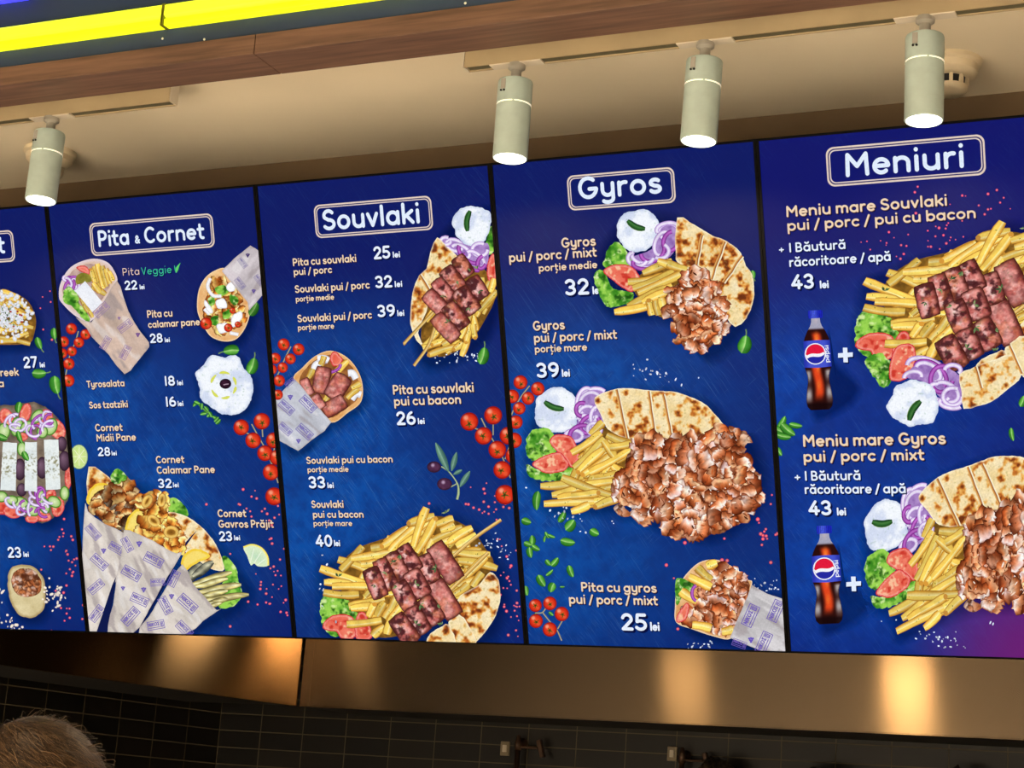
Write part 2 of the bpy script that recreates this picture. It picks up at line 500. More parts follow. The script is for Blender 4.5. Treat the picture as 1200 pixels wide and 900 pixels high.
def fbm(P, s, seed=0, o=4):
    t = 0; w = .5; tot = 0
    for k in range(o):
        t = t + w * vn(P + 17.3 * k, s, seed + k); tot += w; w *= .55; s *= .5
    return t / tot


def ss(a, b, x):
    t = np.clip((x - a) / (b - a), 0, 1); return t * t * (3 - 2 * t)


def mixc(a, b, t):
    a = np.asarray(a, float); b = np.asarray(b, float); t = np.asarray(t)[:, None]
    return a * (1 - t) + b * t


def rot2(P, ang):
    c, s = math.cos(ang), math.sin(ang); P = np.asarray(P, float)
    return np.stack([P[:, 0] * c - P[:, 1] * s, P[:, 0] * s + P[:, 1] * c], 1)


def smooth(pts, n=6):
    p = np.asarray(pts, float); out = []
    m = len(p)
    for i in range(m):
        a, b, c, d = p[i - 1], p[i], p[(i + 1) % m], p[(i + 2) % m]
        for t in np.arange(n) / n:
            out.append(.5 * ((2 * b) + (c - a) * t + (2 * a - 5 * b + 4 * c - d) * t * t + (3 * b - a - 3 * c + d) * t ** 3))
    return np.array(out)


def resample(p, step):
    p = np.asarray(p, float); q = np.vstack([p, p[:1]])
    L = np.hypot(*(q[1:] - q[:-1]).T); out = []
    for i in range(len(p)):
        k = max(1, int(round(L[i] / step)))
        for j in range(k): out.append(q[i] + (q[i + 1] - q[i]) * j / k)
    return np.array(out)


def inside(poly, P):
    x, y = P[:, 0], P[:, 1]; r = np.zeros(len(P), bool)
    px, py = poly[:, 0], poly[:, 1]; j = len(poly) - 1
    for i in range(len(poly)):
        c = ((py[i] > y) != (py[j] > y))
        with np.errstate(divide='ignore', invalid='ignore'):
            c &= x < (px[j] - px[i]) * (y - py[i]) / (py[j] - py[i] + 1e-12) + px[i]
        r ^= c; j = i
    return r


# ---- art material
def art_material(name, soft):
    m = bpy.data.materials.new(name)
    m.use_nodes = True
    nt = m.node_tree; N, L = nt.nodes, nt.links
    N.clear()
    at = N.new('ShaderNodeAttribute'); at.attribute_name = 'Col'
    em = N.new('ShaderNodeEmission'); out = N.new('ShaderNodeOutputMaterial')
    tc = N.new('ShaderNodeTexCoord'); nz = N.new('ShaderNodeTexNoise')
    nz.inputs['Scale'].default_value = 260; nz.inputs['Detail'].default_value = 3
    L.new(tc.outputs['Object'], nz.inputs['Vector'])
    mr = N.new('ShaderNodeMapRange'); mr.inputs[1].default_value = .3; mr.inputs[2].default_value = .7
    mr.inputs[3].default_value = .92; mr.inputs[4].default_value = 1.07
    L.new(nz.outputs[0], mr.inputs[0]); L.new(mr.outputs[0], em.inputs[1])
    L.new(at.outputs['Color'], em.inputs[0])
    if soft:
        tr = N.new('ShaderNodeBsdfTransparent'); mx = N.new('ShaderNodeMixShader')
        L.new(at.outputs['Alpha'], mx.inputs[0]); L.new(tr.outputs[0], mx.inputs[1]); L.new(em.outputs[0], mx.inputs[2])
        L.new(mx.outputs[0], out.inputs[0])
    else:
        L.new(em.outputs[0], out.inputs[0])
    return m


M_art = art_material('screen_picture', False)
M_soft = art_material('screen_picture_soft', True)

XF = [None]                     # optional affine map on the board plane (a picture shown a second time)


def to_plane(P):
    q = S(P)
    if XF[0] is not None:
        A, t = XF[0]; q = q @ A.T + t
    return q


class Art:
    """collects flat coloured pieces for one mesh"""
    def __init__(self, z0):
        self.v = []; self.c = []; self.f = []; self.n = 0; self.z = z0; self.marks = []

    def raw(self, Q, F, col, dz=2e-5, alpha=1.0):
        Q = np.asarray(Q, float); k = len(Q)
        col = np.broadcast_to(lin(col), (k, 3))
        a = np.broadcast_to(np.asarray(alpha, float), (k,))
        self.v.append(np.column_stack([Q[:, 0], np.full(k, self.z), Q[:, 1]]))
        self.c.append(np.column_stack([col, a]))
        self.f += [tuple(int(i) + self.n for i in f) for f in F]
        self.n += k; self.z += dz

    def poly(self, P, col, **kw):
        self.raw(to_plane(P), [range(len(P))], col, **kw)

    def fan(self, P, cin, cout, ain=1.0, aout=1.0, center=None):
        P = np.asarray(P, float); n = len(P)
        c = P.mean(0) if center is None else np.asarray(center, float)
        Q = np.vstack([P, c[None]])
        col = np.vstack([np.broadcast_to(cout, (n, 3)), np.asarray(cin, float)[None]])
        self.raw(to_plane(Q), [(i, (i + 1) % n, n) for i in range(n)], col, alpha=np.append(np.full(n, aout), ain))

    def strip(self, path, widths, offs, cols, var=0, seed=0, vs=5):
        """ribbon along a path; offs in -1..1 across, cols per offset"""
        path = np.asarray(path, float); n = len(path)
        t = np.gradient(path, axis=0); t /= np.hypot(t[:, 0], t[:, 1])[:, None] + 1e-9
        nr = np.stack([-t[:, 1], t[:, 0]], 1)
        w = np.broadcast_to(widths, (n,)) / 2
        m = len(offs)
        P = (path[:, None, :] + nr[:, None, :] * (w[:, None] * np.asarray(offs)[None])[..., None]).reshape(-1, 2)
        col = np.tile(np.asarray(cols, float), (n, 1))
        if var:
            col = col * (1 + var * (fbm(P, vs, seed)[:, None] * 2 - 1))
        F = [(i * m + j, i * m + j + 1, (i + 1) * m + j + 1, (i + 1) * m + j) for i in range(n - 1) for j in range(m - 1)]
        self.raw(to_plane(P), F, np.clip(col, 0, 255))

    def patch(self, pts, colfn, cell=1.5, rough=0, rs=5, seed=1, sm=5):
        P = smooth(pts, sm) if sm else np.asarray(pts, float)
        B = resample(P, cell)
        if rough:
            c = B.mean(0); d = B - c; d /= np.hypot(d[:, 0], d[:, 1])[:, None] + 1e-9
            B = B + d * ((fbm(B, rs, seed + 91, 3) - .5) * 2 * rough)[:, None]
        lo, hi = B.min(0), B.max(0)
        xs = np.arange(lo[0], hi[0], cell); ys = np.arange(lo[1], hi[1], cell * .866)
        X, Y = np.meshgrid(xs, ys); X = X + (np.arange(len(ys)) % 2)[:, None] * cell / 2
        G = np.stack([X.ravel(), Y.ravel()], 1)
        G = G[inside(B, G)] if len(G) else G
        if len(G):
            d = np.concatenate([np.sqrt(((g[:, None] - B[None]) ** 2).sum(2)).min(1) for g in np.array_split(G, max(1, len(G) // 2000))])
            k = d > cell * .45; G = G[k]; d = d[k]
        else:
            d = np.zeros(0)
        V = np.vstack([B, G]); D = np.concatenate([np.zeros(len(B)), d])
        r = delaunay_2d_cdt([Vector((a, b)) for a, b in V], [], [list(range(len(B)))], 1, 1e-5)
        VV = np.array([tuple(v) for v in r[0]]); src = [o[0] if o else 0 for o in r[3]]
        col = np.clip(colfn(VV, D[src]), 0, 255)
        self.raw(to_plane(VV), r[2], col, dz=4e-5)

    def mark(self):
        self.marks.append((len(self.v), len(self.f), self.n))

    def build(self, name, board, parent, material=None, split=False):
        if not self.v: return None
        if split and len(self.marks) > 1:
            i = j = n = 0
            for (vi, fj, vn_) in self.marks[:-1] + [(len(self.v), len(self.f), self.n)]:
                b = Art(self.z); b.v, b.c = self.v[i:vi], self.c[i:vi]; b.f = [tuple(k - n for k in f) for f in self.f[j:fj]]
                b.build(name, board, parent, material); i, j, n = vi, fj, vn_
            return None
        V = np.vstack(self.v); V = V - np.array([board['cx'], 0, 0]); V[:, 1] *= -1
        me = bpy.data.meshes.new(name)
        me.from_pydata(V.tolist(), [], self.f)
        ca = me.color_attributes.new('Col', 'FLOAT_COLOR', 'POINT')
        ca.data.foreach_set('color', np.vstack(self.c).astype(np.float32).ravel())
        x0, x1, z0, z1 = -DW / 2, DW / 2, DZ0, DZ1
        if V[:, 0].min() < x0 or V[:, 0].max() > x1 or V[:, 2].min() < z0 or V[:, 2].max() > z1:
            bm = bmesh.new(); bm.from_mesh(me)
            for co, no in (((x0, 0, 0), (-1, 0, 0)), ((x1, 0, 0), (1, 0, 0)), ((0, 0, z0), (0, 0, -1)), ((0, 0, z1), (0, 0, 1))):
                bmesh.ops.bisect_plane(bm, geom=bm.verts[:] + bm.edges[:] + bm.faces[:], dist=1e-7, plane_co=co, plane_no=no, clear_outer=True)
            bm.to_mesh(me); bm.free()
        if not me.polygons:
            bpy.data.meshes.remove(me); return None
        # every face looks at the viewer (-y)
        bm = bmesh.new(); bm.from_mesh(me)
        fl = []
        for f in bm.faces:
            f.normal_update()
            if f.normal.y > 0: fl.append(f)
        bmesh.ops.reverse_faces(bm, faces=fl)
        bm.to_mesh(me); bm.free()
        me.materials.append(material or M_art)
        o = bpy.data.objects.new(name, me); C.objects.link(o)
        o.parent = parent
        return o


# ---- rounded stroke lettering
def arc(cx, cy, rx, ry, a0, a1, n=10):
    return [(cx + rx * math.cos(math.radians(a0 + (a1 - a0) * i / n)), cy + ry * math.sin(math.radians(a0 + (a1 - a0) * i / n))) for i in range(n + 1)]


r_ = .085; xh = .70; xt = xh - r_; mid = xh / 2
def bowl(cx=.30): return arc(cx, mid, .215, mid - r_, 0, 360, 18)
G = {
    'o': (.60, [bowl()]),
    'a': (.61, [bowl(.29), [(.51, xt), (.51, r_)]]),
    'c': (.53, [arc(.30, mid, .215, mid - r_, 48, 312, 14)]),
    'e': (.58, [[(.09, .36), (.495, .36)] + arc(.29, mid, .21, mid - r_, 5, 310, 16)]),
    'd': (.61, [bowl(.29), [(.51, .93), (.51, r_)]]),
    'b': (.61, [bowl(.32), [(.10, .93), (.10, r_)]]),
    'p': (.61, [bowl(.32), [(.10, xt), (.10, -.2)]]),
    'g': (.61, [bowl(.29), [(.51, xt), (.51, .0)] + arc(.30, -.02, .21, .17, 0, -150, 10)]),
    'n': (.59, [[(.10, xt), (.10, r_)], [(.10, .38)] + arc(.295, .40, .195, .215, 180, 0, 10) + [(.49, r_)]]),
    'm': (.86, [[(.10, xt), (.10, r_)], [(.10, .40)] + arc(.265, .42, .165, .195, 180, 0, 8) + [(.43, r_)], [(.43, .40)] + arc(.595, .42, .165, .195, 180, 0, 8) + [(.76, r_)]]),
    'u': (.59, [[(.10, xt)] + arc(.295, .30, .195, .215, 180, 360, 10) + [(.49, xt)], [(.49, xt), (.49, r_)]]),
    'r': (.41, [[(.10, xt), (.10, r_)], [(.10, .40)] + arc(.29, .40, .19, .215, 180, 75, 7)]),
    'i': (.22, [[(.11, xt), (.11, r_)], [(.11, .89), (.11, .90)]]),
    'j': (.26, [[(.15, xt), (.15, -.02)] + arc(.02, -.05, .13, .14, 0, -70, 5), [(.15, .89), (.15, .90)]]),
    'l': (.23, [[(.11, .93), (.11, r_)]]),
    'k': (.54, [[(.10, .93), (.10, r_)], [(.45, xt), (.12, .33)], [(.22, .41), (.47, r_)]]),
    's': (.50, [arc(.25, .48, .15, .135, 40, 200, 8) + arc(.25, .215, .165, .135, 95, -150, 9)]),
    't': (.42, [[(.16, .86), (.16, .24)] + arc(.29, .24, .13, .155, 180, 285, 6), [(.05, xt - .01), (.34, xt - .01)]]),
    'v': (.53, [[(.08, xt), (.265, r_), (.45, xt)]]),
    'y': (.55, [[(.10, xt)] + arc(.28, .33, .18, .215, 180, 360, 10), [(.46, xt), (.46, .0)] + arc(.27, -.03, .19, .16, 0, -140, 8)]),
    'x': (.51, [[(.08, xt), (.43, r_)], [(.43, xt), (.08, r_)]]),
    'z': (.48, [[(.09, xt), (.39, xt), (.09, r_), (.40, r_)]]),
    'P': (.60, [[(.11, .915), (.11, r_)], [(.11, .915), (.30, .915)] + arc(.30, .68, .215, .235, 90, -90, 10) + [(.11, .445)]]),
    'C': (.66, [arc(.37, .5, .28, .415, 50, 310, 16)]),
    'S': (.60, [arc(.30, .70, .195, .215, 35, 205, 9) + arc(.30, .29, .215, .205, 95, -150, 11)]),
    'G': (.74, [arc(.38, .5, .29, .415, 50, 345, 17) + [(.66, .44), (.42, .44)]]),
    'M': (.82, [[(.11, r_), (.13, .90), (.41, .42), (.69, .90), (.71, r_)]]),
    'B': (.63, [[(.11, .915), (.11, r_), (.32, r_)] + arc(.32, .29, .205, .205, -90, 90, 9) + [(.11, .50)], [(.11, .915), (.29, .915)] + arc(.29, .71, .185, .21, 90, -90, 9)]),
    'T': (.58, [[(.06, .915), (.52, .915)], [(.29, .915), (.29, r_)]]),
    'V': (.62, [[(.08, .915), (.31, r_), (.54, .915)]]),
    'I': (.24, [[(.12, .915), (.12, r_)]]),
    'N': (.68, [[(.11, r_), (.11, .915), (.56, r_), (.56, .915)]]),
    'K': (.60, [[(.11, .915), (.11, r_)], [(.50, .915), (.13, .45)], [(.24, .56), (.53, r_)]]),
    'O': (.78, [arc(.39, .5, .30, .415, 0, 360, 20)]),
    'Σ': (.60, [[(.51, .915), (.09, .915), (.34, .5), (.09, r_), (.52, r_)]]),
    '1': (.30, [[(.17, .915), (.17, r_)]]),
    '2': (.60, [arc(.30, .67, .20, .245, 165, -20, 10) + [(.10, r_), (.51, r_)]]),
    '3': (.58, [arc(.27, .70, .195, .215, 150, -80, 10), arc(.27, .29, .215, .205, 90, -145, 10)]),
    '4': (.64, [[(.40, .915), (.08, .30), (.56, .30)], [(.42, .55), (.42, r_)]]),
    '5': (.58, [[(.48, .915), (.15, .915), (.12, .53)] + arc(.27, .33, .225, .245, 100, -145, 11)]),
    '6': (.60, [arc(.30, .32, .21, .235, 0, 360, 16), arc(.44, .40, .35, .515, 180, 105, 8)]),
    '7': (.54, [[(.07, .915), (.47, .915), (.20, r_)]]),
    '8': (.60, [arc(.30, .70, .18, .215, 0, 360, 14), arc(.30, .29, .21, .205, 0, 360, 16)]),
    '9': (.60, [arc(.30, .68, .21, .235, 0, 360, 16), arc(.16, .60, .35, .515, 0, -75, 8)]),
    '0': (.64, [arc(.32, .5, .225, .415, 0, 360, 18)]),
    '&': (.70, [[(.60, r_), (.22, .62)] + arc(.32, .75, .14, .165, 215, -20, 9) + [(.16, .42)] + arc(.28, .27, .19, .185, 140, 300, 8) + [(.60, .44)]]),
    '/': (.40, [[(.06, -.04), (.34, .93)]]),
    '+': (.62, [[(.08, .45), (.52, .45)], [(.30, .67), (.30, .23)]]),
    ' ': (.20, []),
}
G['ă'] = (G['a'][0], G['a'][1] + [arc(.30, .99, .14, .13, 200, 340, 6)])
G['ț'] = (G['t'][0], G['t'][1] + [[(.22, -.16), (.17, -.27)]])


def layout(txt):
    x = 0; out = []
    for ch in txt:
        a, st = G[ch]
        for s in st: out.append(np.array(s, float) + [x, 0])
        x += a + .035
    return out, max(x - .035, .01)


def strokes(art, lines, rad, fx, col, dz=1e-5):
    """each line: Nx2 in em units -> fx maps to the plane; round caps and joins"""
    for ln in lines:
        n = len(ln)
        t = np.gradient(ln, axis=0) if n > 1 else np.array([[1., 0]])
        P = []; F = []
        for i in range(n - 1):
            d = ln[i + 1] - ln[i]; l = math.hypot(*d)
            if l < 1e-9: continue
            q = np.array([-d[1], d[0]]) / l * rad
            b = len(P); P += [ln[i] + q, ln[i] - q, ln[i + 1] - q, ln[i + 1] + q]; F.append((b, b + 1, b + 2, b + 3))
        for i in range(n):
            sharp = i in (0, n - 1)
            if not sharp:
                d0 = ln[i] - ln[i - 1]; d1 = ln[i + 1] - ln[i]
                cs = (d0 @ d1) / (math.hypot(*d0) * math.hypot(*d1) + 1e-12)
                sharp = True if cs < .995 else False
            if sharp:
                k = 12 if i in (0, n - 1) else 10
                b = len(P); P += [ln[i] + rad * np.array([math.cos(2 * math.pi * j / k), math.sin(2 * math.pi * j / k)]) for j in range(k)]
                F.append(tuple(range(b, b + k)))
        if P: art.raw(fx(np.array(P)), F, col, dz=0)
    art.z += dz


WHITE = (226, 238, 255); TAN = (240, 214, 182); PRICE = (232, 240, 255); SHADE = (9, 16, 62); EDGE = (150, 98, 66)


def text(board, parent, name, txt, x0, y0, x1, cap, col=TAN, rad=.085, shade=True, z=6e-4):
    p0 = S([(x0, y0)])[0]; w = S([(x1, y0 - (x1 - x0) * .04)])[0][0] - p0[0]
    h = (S([(x0, y0 - cap)])[0] - p0)[1]
    lines, L_ = layout(txt)
    sx = w / L_
    art = Art(z)
    def mk(dx, dy):
        return lambda P: np.stack([p0[0] + P[:, 0] * sx + dx * h, p0[1] + P[:, 1] * h + dy * h], 1)
    # stroke radius must stay round on the plane: put centre lines in cap units first
    k = sx / h
    ln = [l * [k, 1] for l in lines]
    def mk2(dx, dy): return lambda P: p0 + (P + [dx, dy]) * h
    if shade:
        strokes(art, ln, rad * 1.25, mk2(.10, -.10), SHADE)
        if col is TAN: strokes(art, ln, rad * 1.10, mk2(.03, -.03), EDGE)
    strokes(art, ln, rad, mk2(0, 0), col)
    return art.build(name, board, parent)


def price(board, parent, num, x0, y0, x1, cap, lx0, lx1, lcap=None, ly=None):
    text(board, parent, 'price_lettering', num, x0, y0, x1, cap, PRICE, .095)
    text(board, parent, 'currency_lettering', 'lei', lx0, ly if ly else y0 - (lx0 - x0) * .05, lx1, lcap or cap * .5, PRICE, .11)


def title_frame(board, parent, tl, tr, br, bl):
    a = S([tl, tr, br, bl]); x0 = (a[0, 0] + a[3, 0]) / 2; x1 = (a[1, 0] + a[2, 0]) / 2
    z1 = (a[0, 1] + a[1, 1]) / 2; z0 = (a[2, 1] + a[3, 1]) / 2
    art = Art(5e-4); h = z1 - z0
    def rr(ins):
        R = h * .2 - ins * .6; o = []
        for cx, cz, s in ((x1 - ins - R, z1 - ins - R, 0), (x0 + ins + R, z1 - ins - R, 90), (x0 + ins + R, z0 + ins + R, 180), (x1 - ins - R, z0 + ins + R, 270)):
            o += arc(cx, cz, R, R, s, s + 90, 8)
        return np.array(o)
    def ring(i0, i1, col):
        A, B = rr(i0), rr(i1); n = len(A)
        art.raw(np.vstack([A, B]), [(i, (i + 1) % n, n + (i + 1) % n, n + i) for i in range(n)], col)
    t = h * .105
    ring(0, t * .42, (226, 206, 192)); ring(t * .42, t * .56, (96, 84, 104)); ring(t * .72, t, (222, 204, 196))
    return art.build('title_border', board, parent)


# ---- food painting
def fry(a, x0, y0, x1, y1, w=7, seed=0):
    rg = random.Random(int(x0 * 7 + y0 * 13 + x1 * 3 + seed))
    n = 7; t = np.linspace(0, 1, n)
    d = np.array([x1 - x0, y1 - y0]); l = math.hypot(*d); q = np.array([-d[1], d[0]]) / l
    path = np.array([x0, y0]) + d * t[:, None] + q * (rg.uniform(-.045, .045) * l * np.sin(math.pi * t))[:, None]
    wd = w * (1 + .12 * np.sin(t * 5 + rg.random() * 6)); wd[0] *= .8; wd[-1] *= .8
    k = rg.uniform(.86, 1.06); wm = rg.uniform(0, 1)
    top = np.array([255, 222, 108]) * (1 - .5 * wm) + np.array([240, 184, 70]) * .5 * wm
    offs = [-1.1, -.95, -.74, .0, .2, .72, .96, 1.1]
    cols = np.array([[150, 100, 34], [214, 158, 62], top * .98, top, [255, 238, 158], [232, 176, 66], [206, 146, 54], [140, 90, 28]])
    if rg.random() < .5: cols = cols[::-1]
    a.strip(path, wd, offs, cols * k, var=.16, seed=rg.randrange(99))
    # browned end and herb flecks
    if rg.random() < .22:
        e = path[0] if rg.random() < .5 else path[-1]
        p = e + rot2(np.array(arc(0, 0, w * .30, w * .36, 0, 360, 7)[:-1]), math.atan2(d[1], d[0])); a.poly(p, (212 * k, 150 * k, 60))
    for _ in range(rg.randrange(0, 4)):
        s = rg.random(); c = np.array([x0, y0]) + d * s + q * rg.uniform(-.3, .3) * w
        p = c + rot2(np.array([(-1.2, 0), (0, .5), (1.2, 0), (0, -.5)]) * rg.uniform(.6, 1.2), rg.random() * 3); a.poly(p, (112, 112, 44))


def fries_random(a, poly, n, ang, spread, lmin, lmax, w, seed):
    rg = random.Random(seed); P = np.asarray(poly, float); lo, hi = P.min(0), P.max(0); k = 0; t = 0
    while k < n and t < 4000:
        t += 1
        c = np.array([rg.uniform(lo[0], hi[0]), rg.uniform(lo[1], hi[1])])
        an = math.radians(ang + rg.gauss(0, spread)); l = rg.uniform(lmin, lmax) / 2
        e = np.array([math.cos(an), math.sin(an)]) * l
        if inside(P, np.array([c + e, c - e, c])).all():
            fry(a, *(c - e), *(c + e), w=w * rg.uniform(.85, 1.15), seed=k); k += 1


def bed_col(P, d):
    return mixc((70, 48, 18), (176, 124, 44), fbm(P, 5, 3)) * (1 + .3 * (vn(P, 2, 9)[:, None] - .5))


def pita_col(seed=1, s=1.0):
    def f(P, d):
        n = fbm(P, 16 * s, seed); c = mixc((252, 238, 204), (238, 208, 142), n)
        h = fbm(P + 300, 8 * s, seed + 5, 3)
        c = mixc(c, (232, 168, 78), ss(.46, .58, h)); c = mixc(c, (184, 96, 36), ss(.56, .66, h)); c = mixc(c, (112, 52, 24), ss(.65, .75, h))
        hb = vn(P, 1.8, seed + 8); c = mixc(c, (168, 158, 84), ss(.80, .95, hb) * .55)
        c = mixc(c, (255, 244, 214), (1 - ss(.4, 2.4, d)) * .7)
        return c * (1 + .12 * (vn(P, 1.5, seed + 3)[:, None] - .5))
    return f


def cut_line(a, x0, y0, x1, y1):
    t = np.linspace(0, 1, 8)[:, None]; p = np.array([x0, y0]) * (1 - t) + np.array([x1, y1]) * t
    p = p + (fbm(p, 6, 4)[:, None] - .5) * 2
    a.strip(p, 4.5, [-1, -.45, -.15, .25, 1], [(246, 226, 172), (255, 246, 218), (132, 72, 26), (196, 120, 52), (232, 190, 116)], var=.1); a.mark()


def gyros_col(B, s=8.5, seed=2):
    """shaved meat: overlapping curled slices with browned rims and pale flesh"""
    rg = np.random.RandomState(seed); s = s * 1.35; lo, hi = np.min(B, 0) - s, np.max(B, 0) + s
    nx, ny = int((hi[0] - lo[0]) / s) + 1, int((hi[1] - lo[1]) / s) + 1
    st = np.array([(lo[0] + (i + rg.rand()) * s, lo[1] + (j + rg.rand()) * s) for i in range(nx) for j in range(ny)])
    m = len(st); an = rg.rand(m) * math.pi; el = 1.2 + rg.rand(m) * .9
    pal = np.array([(214, 150, 104), (226, 172, 132), (198, 122, 74), (222, 180, 160), (178, 104, 62), (210, 156, 124), (190, 118, 74), (226, 190, 172)], float)
    cc = pal[rg.randint(0, len(pal), m)]; gd = rg.rand(m) * 2 * math.pi
    def f(P, d):
        Pw = P + (np.stack([fbm(P, 8, 31), fbm(P, 8, 47)], 1) - .5) * 9
        out = np.zeros((len(P), 3))
        for idx in np.array_split(np.arange(len(P)), max(1, len(P) // 1500)):
            D = Pw[idx][:, None] - st[None]; c, q = np.cos(an), np.sin(an)
            u = (D[..., 0] * c + D[..., 1] * q) / el; v = (-D[..., 0] * q + D[..., 1] * c) * el ** .5
            dd = np.sqrt(u * u + v * v); o = np.argpartition(dd, 1, axis=1)[:, :2]
            a0 = np.take_along_axis(dd, o, 1); sw = a0[:, 0] > a0[:, 1]; i0 = np.where(sw, o[:, 1], o[:, 0])
            gap = np.abs(a0[:, 1] - a0[:, 0]); r = np.arange(len(idx))
            g = (D[r, i0, 0] * np.cos(gd[i0]) + D[r, i0, 1] * np.sin(gd[i0])) / s
            col = mixc(cc[i0], (244, 222, 208), ss(.05, .75, g) * .55)
            col = mixc(col, (138, 66, 32), ss(.0, .7, -g) * .75)
            fib = .5 + .5 * np.sin((u[r, i0] * 2.2 + 2.0 * fbm(P[idx], 5, 77)) * 2.4)
            col = col * (.88 + .2 * fib)[:, None]
            out[idx] = mixc(col, (70, 30, 16), (1 - ss(.1, 2.0, gap)) * .8 * (.35 + .65 * ss(.35, .6, vn(P[idx], 9, 5))))
        out = out * (.70 + .62 * fbm(P, 5, seed + 7, 4)[:, None])
        out = mixc(out, (206, 110, 54), ss(.56, .70, fbm(P, 12, seed + 15, 3)) * .45)
        out = mixc(out, (250, 232, 216), ss(.68, .80, fbm(P, 4, seed + 20, 3)) * .6)
        out = mixc(out, (74, 34, 18), ss(.60, .74, fbm(P + 90, 9, seed + 30, 4)) * .75)
        return mixc(out, (96, 48, 24), (1 - ss(0, 1.5, d)) * .4)
    return f


def gyros_pile(a, B, s, seed, rough=3.0, tint=None, under=(.74, .66, .60), glint=True):
    """a heap of shaved slices: dark bed, then curled slices laid over one another"""
    base = gyros_col(B, s, seed)
    a.patch(B, lambda P, d: base(P, d) * np.array(under), 1.5, rough=rough, rs=6, seed=seed)
    rg = random.Random(seed); P = smooth(B, 4); lo, hi = P.min(0), P.max(0); st = s * .92; pts = []
    y = lo[1]
    while y < hi[1]:
        x = lo[0]
        while x < hi[0]:
            q = np.array([x + rg.uniform(-.5, .5) * st, y + rg.uniform(-.5, .5) * st])
            if inside(P, q[None])[0]: pts.append(q)
            x += st
        y += st * .8
    rg.shuffle(pts)
    tint = tint or [(1.0, .92, .88), (1.05, 1.04, 1.06), (.94, .74, .58), (1.02, .86, .70), (1.04, .98, 1.02), (.80, .62, .52), (1.0, .92, .84), (1.05, 1.0, 1.0)]
    prof = np.array([(92, 46, 28), (168, 104, 70), (250, 228, 214), (240, 206, 184), (222, 164, 126), (196, 122, 78), (156, 86, 50), (108, 54, 30), (52, 24, 14)], float)
    for k, q in enumerate(pts):
        an = rg.uniform(0, math.pi); L = s * rg.uniform(1.0, 2.3); w = s * rg.uniform(.8, 1.7); n = 11
        t = np.linspace(-.5, .5, n); bend = rg.uniform(-.35, .35) * L
        path = rot2(np.stack([t * L, bend * (t * t * 4 - .33) * .5], 1), an) + q
        w_ = w * (1 - (np.abs(t) * 2) ** 6 * .5) * (.72 + .5 * np.array([rg.random() for _ in range(n)]))
        path = path + np.array([[rg.gauss(0, .5), rg.gauss(0, .5)] for _ in range(n)])
        tn = np.array(rg.choice(tint)) * rg.uniform(.88, 1.08)
        col = prof * tn; col = col if rg.random() < .5 else col[::-1]
        sh = rg.uniform(-.25, .25); offs = np.array([-1.08, -1, -.78, -.38, 0, .36, .70, 1, 1.1]); offs[2:7] += sh * (1 - np.abs(offs[2:7]))
        a.strip(path, w_, offs, col, var=.5, seed=rg.randrange(90), vs=3.2)
    # browned edges and glints
    for k in range(len(pts) // 2 if glint else 0):
        q = rg.choice(pts) + np.array([rg.gauss(0, 3), rg.gauss(0, 3)]); r = rg.uniform(.7, 2.0)
        p = q + rot2(np.array(arc(0, 0, r * rg.uniform(1, 2.4), r * .6, 0, 360, 7)[:-1]), rg.random() * 3)
        a.poly(p, rg.choice([(74, 34, 18), (110, 52, 26), (252, 232, 214), (246, 214, 190), (196, 96, 44)]))


def chunk(a, cx, cy, w, h, ang, seed=0, sausage=False, cell=1.3):
    q = min(w, h) * .2; an = math.radians(ang)
    base = []
    for sx, sy in ((1, 1), (-1, 1), (-1, -1), (1, -1)):
        k = [(sx * w / 2, sy * (h / 2 - q)), (sx * (w / 2 - q), sy * h / 2)]
        base += k if sx * sy > 0 else k[::-1]
    base = rot2(np.array(base), an) + [cx, cy]
    def f(P, d):
        L = rot2(P - [cx, cy], -an); u = L[:, 0] / (w / 2)
        v_ = L[:, 1] / (h / 2)
        n = fbm(P, 6, seed, 4)
        c = mixc((174, 84, 80), (232, 150, 140), ss(.3, .68, n))
        lit = np.exp(-((u + .22) / .42) ** 2)
        c = mixc(c, (250, 206, 200), lit * ss(.36, .62, fbm(P, 5, seed + 3, 3)) * .95)
        ch = fbm(P + 60, 6.5, seed + 9, 3)
        c = mixc(c, (66, 26, 30), ss(.47, .62, ch) * (.88 if not sausage else .35))
        c = mixc(c, (204, 112, 60), ss(.55, .7, fbm(P + 20, 9, seed + 14)) * .4)
        if sausage: c = mixc(c, (222, 134, 120), .45 * lit)
        c = mixc(c, (92, 36, 30), ss(.45, 1.0, u) * .8); c = mixc(c, (110, 48, 36), ss(.72, 1.0, np.abs(v_)) * .55)
        rim = 1 - ss(.0, min(w, h) * .13, d)
        c = mixc(c, (66, 26, 22), rim * .8)
        hb = vn(P, 2.0, seed + 40); c = mixc(c, (92, 100, 66), ss(.86, .95, hb) * .6)
        return c * (1 + .24 * (vn(P, 1.5, seed + 5)[:, None] - .5))
    a.patch(base, f, cell, rough=.8, rs=5, seed=seed)


def herb(a, x, y, s=4, seed=0):
    rg = random.Random(seed + int(x * 3 + y))
    an = rg.random() * 6
    for k in range(rg.randrange(3, 6)):
        e = an + rg.gauss(0, .9); L = s * rg.uniform(.6, 1.3)
        p = np.array([x, y]) + np.array([[0, 0], [math.cos(e) * L * .5 - math.sin(e) * L * .18, math.sin(e) * L * .5 + math.cos(e) * L * .18], [math.cos(e) * L, math.sin(e) * L], [math.cos(e) * L * .5 + math.sin(e) * L * .18, math.sin(e) * L * .5 - math.cos(e) * L * .18]])
        a.poly(p, rg.choice([(72, 104, 62), (104, 132, 84), (52, 78, 50), (140, 156, 104)]))


